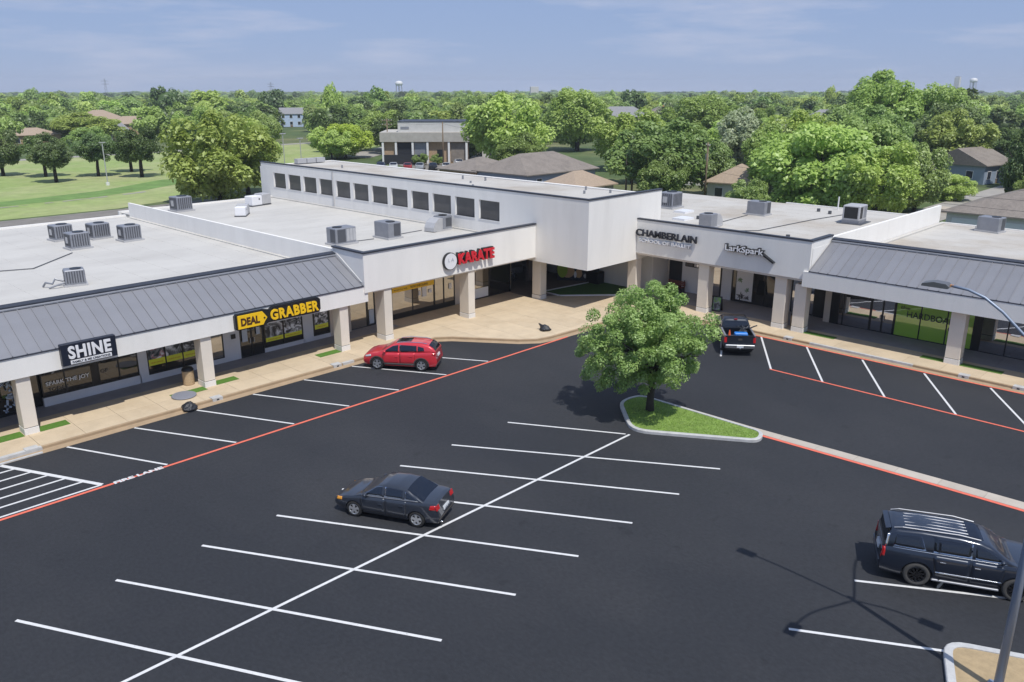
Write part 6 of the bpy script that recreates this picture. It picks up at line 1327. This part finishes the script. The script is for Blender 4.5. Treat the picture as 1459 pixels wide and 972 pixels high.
# timber fences behind
def fence(a,b,h,lab,mk='wood'):
    a=Vector(a);b=Vector(b);d=b-a;L=d.length; r=empty('timber_fence',lab,'fence',None,(a.x,a.y,0),math.atan2(d.y,d.x)); n=int(L/2.4)
    pm2=MB().box(0,-.02,.05,2.34,.02,h).mesh('fence_panel',M[mk]); po=MB().box(-.06,-.06,0,.06,.06,h+.1).mesh('post',M[mk])
    for i in range(n): inst('fence_panel',pm2,r,(i*2.4+.05,0,0)); inst('post',po,r,(i*2.4,0,0))
fence((86,24),(86,62),1.9,'weathered timber fence behind the right block roof'); fence((92,30.5),(92,44),2.3,'brown timber fence beside the white garage'); fence((88,80),(88,108),1.8,'grey timber fence before the hipped house')
fence((100,112),(92,108),1.7,'pale timber fence at the rear parking corner')
# garden details at the right
tag(MB().box(118,33.5,.0,121,36.4,.5).build('concrete_slab_edge',M['median']),'pale concrete pad in the garden before the blue-grey house','concrete pad')
# distant water towers, masts, block
def water_tower(x,y,h,r_,lab,leg=.5):
    z=terr(math.hypot(x,y)); t=empty('water_tower',lab,'water tower',None,(x,y,z)); mb=MB(); prof=[(0,.0),(.6,.03),(.95,.2),(1,.42),(.92,.7),(.6,.92),(0,1.0)]; n=20;V=[];F=[]
    for (q,zz) in prof:
        for k in range(n): V.append((r_*q*math.cos(2*math.pi*k/n),r_*q*math.sin(2*math.pi*k/n),h-r_*1.25+zz*r_*1.25))
    for i in range(len(prof)-1):
        for k in range(n): F.append((i*n+k,i*n+(k+1)%n,(i+1)*n+(k+1)%n,(i+1)*n+k))
    mb.add(V,F,0,True).build('tank',M['trim'],t); MB().cyl((0,0),r_*.16,0,h-r_*1.2,12).build('riser',M['hvacl'],t)
    lg=MB().tube([(r_*.95,0,0),(r_*.8,0,h-r_*.9)],r_*.06,6).mesh('leg',M['hvacl'])
    for k in range(6): inst('leg',lg,t,(0,0,0),(0,0,k*math.pi/3))
water_tower(943.5,1182,33.5,6.6,'white bulb water tower on the horizon left of centre'); water_tower(1965,555,42,7.6,'white water tower on the horizon at the right')
tb=empty('distant_tower_block','pale tower block on the horizon beside the right water tower','tower block',None,(1941,579,-9)); MB().bbox(-5,-5,0,5,5,43,.3).build('wall',M['palewall'],tb); MB().box(-4,-4,43,4,4,45).build('roof_plant',M['hvacl'],tb)
def mast(x,y,h,lab):
    r=empty('lattice_mast',lab,'mast',None,(x,y,terr(math.hypot(x,y)))); mb=MB()
    for sx_,sy_ in ((1,1),(1,-1),(-1,-1),(-1,1)): mb.tube([(sx_*2.2,sy_*2.2,0),(sx_*.5,sy_*.5,h)],.12,4)
    for k in range(8): z=h*k/8; s_=2.2-1.7*k/8; mb.tube([(-s_,-s_,z),(s_,s_,z+h/8)],.07,4); mb.tube([(s_,-s_,z),(-s_,s_,z+h/8)],.07,4)
    for zz in (.78,.9): mb.box(-5,-.25,h*zz,5,.25,h*zz+.5)
    mb.build('frame',M['hvac'],r)
mast(471,1240,33,'lattice mast on the horizon at the left'); mast(640,1090,28,'faint lattice mast on the horizon above the hall')
ow=empty('distant_office','pale blue distant office block just above the treeline','office building',None,(1290,1180,-8.5),R(45)); MB().bbox(-22,-8,0,22,8,24,.3).build('wall',M['palewall'],ow); MB().box(-20,-8.1,18,-2,-8,23).build('blue_glazing',mat('blue_glazing',(.06,.22,.42),.3),ow)

# ================================================================ things on the lot and pavement
# four-armed lamp at the lower right
lp=empty('car_park_lamp','tall blue-grey car park lamp with curved arms on the gravel island','street lamp',None,(22.8,3.42,0))
MB().tube([(0,0,.15),(0,0,5),(0,0,9.7)],[.12,.105,.08],8).build('pole',M['pole'],lp); MB().bbox(-.28,-.28,.1,.28,.28,.2,.02).build('base_plate',M['pole'],lp)
am=MB(); am.tube([(0,.05,9.35),(0,.7,9.9),(0,1.5,10.62),(0,1.95,10.92),(0,2.35,11.06),(0,2.75,11.10)],.038,8); me_=am.mesh('arm',M['pole'])
hd=MB(); hd.ext([(2.75,11.07),(2.85,11.15),(3.15,11.17),(3.42,11.10),(3.44,11.03),(2.8,11.03)],'x',-.17,.17); hm=hd.mesh('lamp_head',M['lampgrey'])
nk=MB().box(-.03,2.70,11.07,.03,2.78,11.13).mesh('sensor',mat('orange_sensor',(.7,.3,.06),.5))
for k,(ang) in enumerate((2,92,182,272)):
    a_=inst('arm',me_,lp,(0,0,0),(0,0,R(ang))); inst('lamp_head',hm,a_); inst('sensor',nk,a_)
def lathe(name,prof,m,parent,n=20):
    V=[];F=[]
    for (q,z) in prof:
        for k in range(n): V.append((q*math.cos(2*math.pi*k/n),q*math.sin(2*math.pi*k/n),z))
    for i in range(len(prof)-1):
        for k in range(n): F.append((i*n+k,i*n+(k+1)%n,(i+1)*n+(k+1)%n,(i+1)*n+k))
    F.append(tuple(range(n-1,-1,-1))); F.append(tuple((len(prof)-1)*n+k for k in range(n))); return MB().add(V,F,0,False).build(name,m,parent)
tanp=mat('tan_pebble_bin',(.45,.33,.20),.9,var=.2,vscale=12)
for (x,y,lab) in ((18.55,42.85,'tan litter bin with a black lid behind the second column'),(52.75,23.75,'tan litter bin with a dark opening between the two right columns')):
    b=empty('litter_bin',lab,'litter bin',None,(x,y,.15)); lathe('drum',[(.27,0),(.30,.04),(.32,.78),(.30,.82)],tanp,b); lathe('lid',[(.31,.82),(.33,.86),(.26,.98),(.08,1.02)],M['black'],b)
def bag(x,y,z,s,lab,seed,tail):
    bm=bmesh.new(); bmesh.ops.create_icosphere(bm,subdivisions=4,radius=1); 
    for v in bm.verts:
        n_=noise.noise(v.co*1.6+Vector((seed,3,1)))*.28+noise.noise(v.co*4.5+Vector((seed,0,1)))*.12; q=v.co.copy(); k=1+n_
        z_=q.z; v.co=Vector((q.x*k*(1.15 if z_<0 else 1-.35*z_),q.y*k*(1.0 if z_<0 else 1-.35*z_),max(-.42,q.z*k*.8)))
        dv=v.co.normalized().dot(Vector(tail).normalized()); 
        if dv>.93: v.co+=Vector(tail)*(dv-.93)*9
    me=bpy.data.meshes.new('bin_bag'); bm.to_mesh(me); bm.free(); me.materials.append(M['bag'])
    for p in me.polygons: p.use_smooth=True
    tag(inst('bin_bag',me,None,(x,y,z+.42*s),(0,0,seed),(s,s,s)),lab,'bin bag')
bag(16.95,39.5,.02,.36,'crumpled black bin bag lying against the kerb below SHINE',1.0,(1.2,-.4,-.1)); bag(40.2,35.6,.15,.33,'crumpled black bin bag with a pointed tail on the tan plaza',2.5,(1.0,-.9,.8))
dk=lathe('round_mat',[(.62,0),(.64,.02),(.62,.055),(.30,.07)],mat('blue_grey_rubber_disc',(.22,.23,.27),.6),None,28); dk.location=(17.5,41.25,.175); tag(dk,'blue-grey round disc lying on turf left of the second column','manhole cover')
ab=empty('pavement_sign','black folding pavement sign near the front of the pickup','pavement sign',None,(52.9,29.9,.15),R(-80))
MB().add([(-.35,-.28,0),(.35,-.28,0),(.35,-.03,1.1),(-.35,-.03,1.1),(-.35,-.25,0),(.35,-.25,0),(.35,0,1.1),(-.35,0,1.1)],[(0,1,2,3),(5,4,7,6),(3,2,6,7),(1,0,4,5),(0,3,7,4),(2,1,5,6)]).build('front_board',M['black'],ab)
MB().add([(-.35,.28,0),(.35,.28,0),(.35,.03,1.1),(-.35,.03,1.1),(-.35,.25,0),(.35,.25,0),(.35,0,1.1),(-.35,0,1.1)],[(3,2,1,0),(6,7,4,5),(7,6,2,3),(5,4,0,1),(4,7,3,0),(6,5,1,2)]).build('rear_board',M['black'],ab)
MB().add([(-.28,-.262,.12),(.28,-.262,.12),(.28,-.06,1.02),(-.28,-.06,1.02)],[(0,1,2,3)]).build('poster_sheet',postermat('green_leaf_print',6.,lo=(.04,.04,.04),hi=(.18,.2,.22),accent=(.15,.35,.03)),ab); ab.children[-1].location=(0,-.012,.002)
bc=empty('bench','dark red and brown slatted bench against the cream wall under CHAMBERLAIN','bench',None,(55.85,35.4,.15),R(-90))
rm_=mat('dark_red_wood',(.16,.045,.03),.6); sl=MB().box(-.8,-.05,0,.8,.05,.03).mesh('slat',rm_)
for k in range(4): inst('slat',sl,bc,(0,-.35+k*.12,.45))
for k in range(3): inst('slat',sl,bc,(0,.1,.58+k*.13),(R(80),0,0))
for x in (-.7,.7): MB().box(x-.03,-.4,0,x+.03,.1,.45).build('leg',M['black'],bc); MB().box(x-.03,.1,.0,x+.03,.14,1.0).build('back_post',M['black'],bc)
by=empty('bicycle','bicycle with a black bag leaning by the white railing in the entrance court','bicycle',None,(49.0,47.2,.156),R(15))
def ringm(r_,t): return MB().tube([(r_*math.cos(a*math.pi/10),0,r_+r_*math.sin(a*math.pi/10)) for a in range(21)],t,6,cap=False)
for x in (-.5,.5): o=ringm(.33,.022).build('wheel',M['tyre'],by); o.location=(x,0,0)
mb=MB(); mb.tube([(-.5,0,.33),(-.1,0,.75),(.35,0,.72),(-.05,0,.3),(-.5,0,.33)],.02,6); mb.tube([(-.05,0,.3),(-.15,0,.85)],.018,6); mb.tube([(.5,0,.33),(.35,0,.72),(.32,0,.9)],.02,6); mb.build('frame',mat('blue_grey_bike_paint',(.2,.25,.32),.4),by)
MB().tube([(.32,-.25,.92),(.32,.25,.92)],.016,6).build('handlebar',M['black'],by); MB().bbox(-.28,-.07,.84,-.02,.07,.9,.02).build('saddle',M['black'],by); MB().bbox(-.75,-.2,.35,-.3,.2,.85,.06).build('bag',M['bag'],by)
o=MB().box(0,0,0,.5,.03,.4).build('notice',mat('red_brown_notice',(.32,.08,.04),.6)); o.location=(48.3,49.25,1.3); tag(o,'small red-brown notice fixed on the white railing','notice')
o=MB().bbox(0,0,0,.22,.14,.5,.02).build('wall_box',M['signwhite']); o.location=(46.97,41.75,.75); tag(o,'small white box fixed to the column at the entrance court','box')
o=MB().bbox(0,0,0,.9,1.3,1.0,.04).build('dark_counter',M['black']); o.location=(53.3,41.4,.175); tag(o,'black counter block standing against the entrance mural','counter')
# haze
hb=MB(); hb.box(-3050,-3050,-12,3050,3050,40); hz_=hb.build('haze',[]); 
hm_=bpy.data.materials.new('haze_air'); hm_.use_nodes=True; nt=hm_.node_tree; nt.nodes.clear(); pv=N(nt,'ShaderNodeVolumePrincipled'); pv.inputs['Color'].default_value=(.80,.88,1.0,1); pv.inputs['Density'].default_value=0.00020
nt.links.new(pv.outputs[0],N(nt,'ShaderNodeOutputMaterial').inputs['Volume']); hz_.data.materials.append(hm_); tag(hz_,'thin pale blue air haze over the whole scene','haze',None,'stuff')
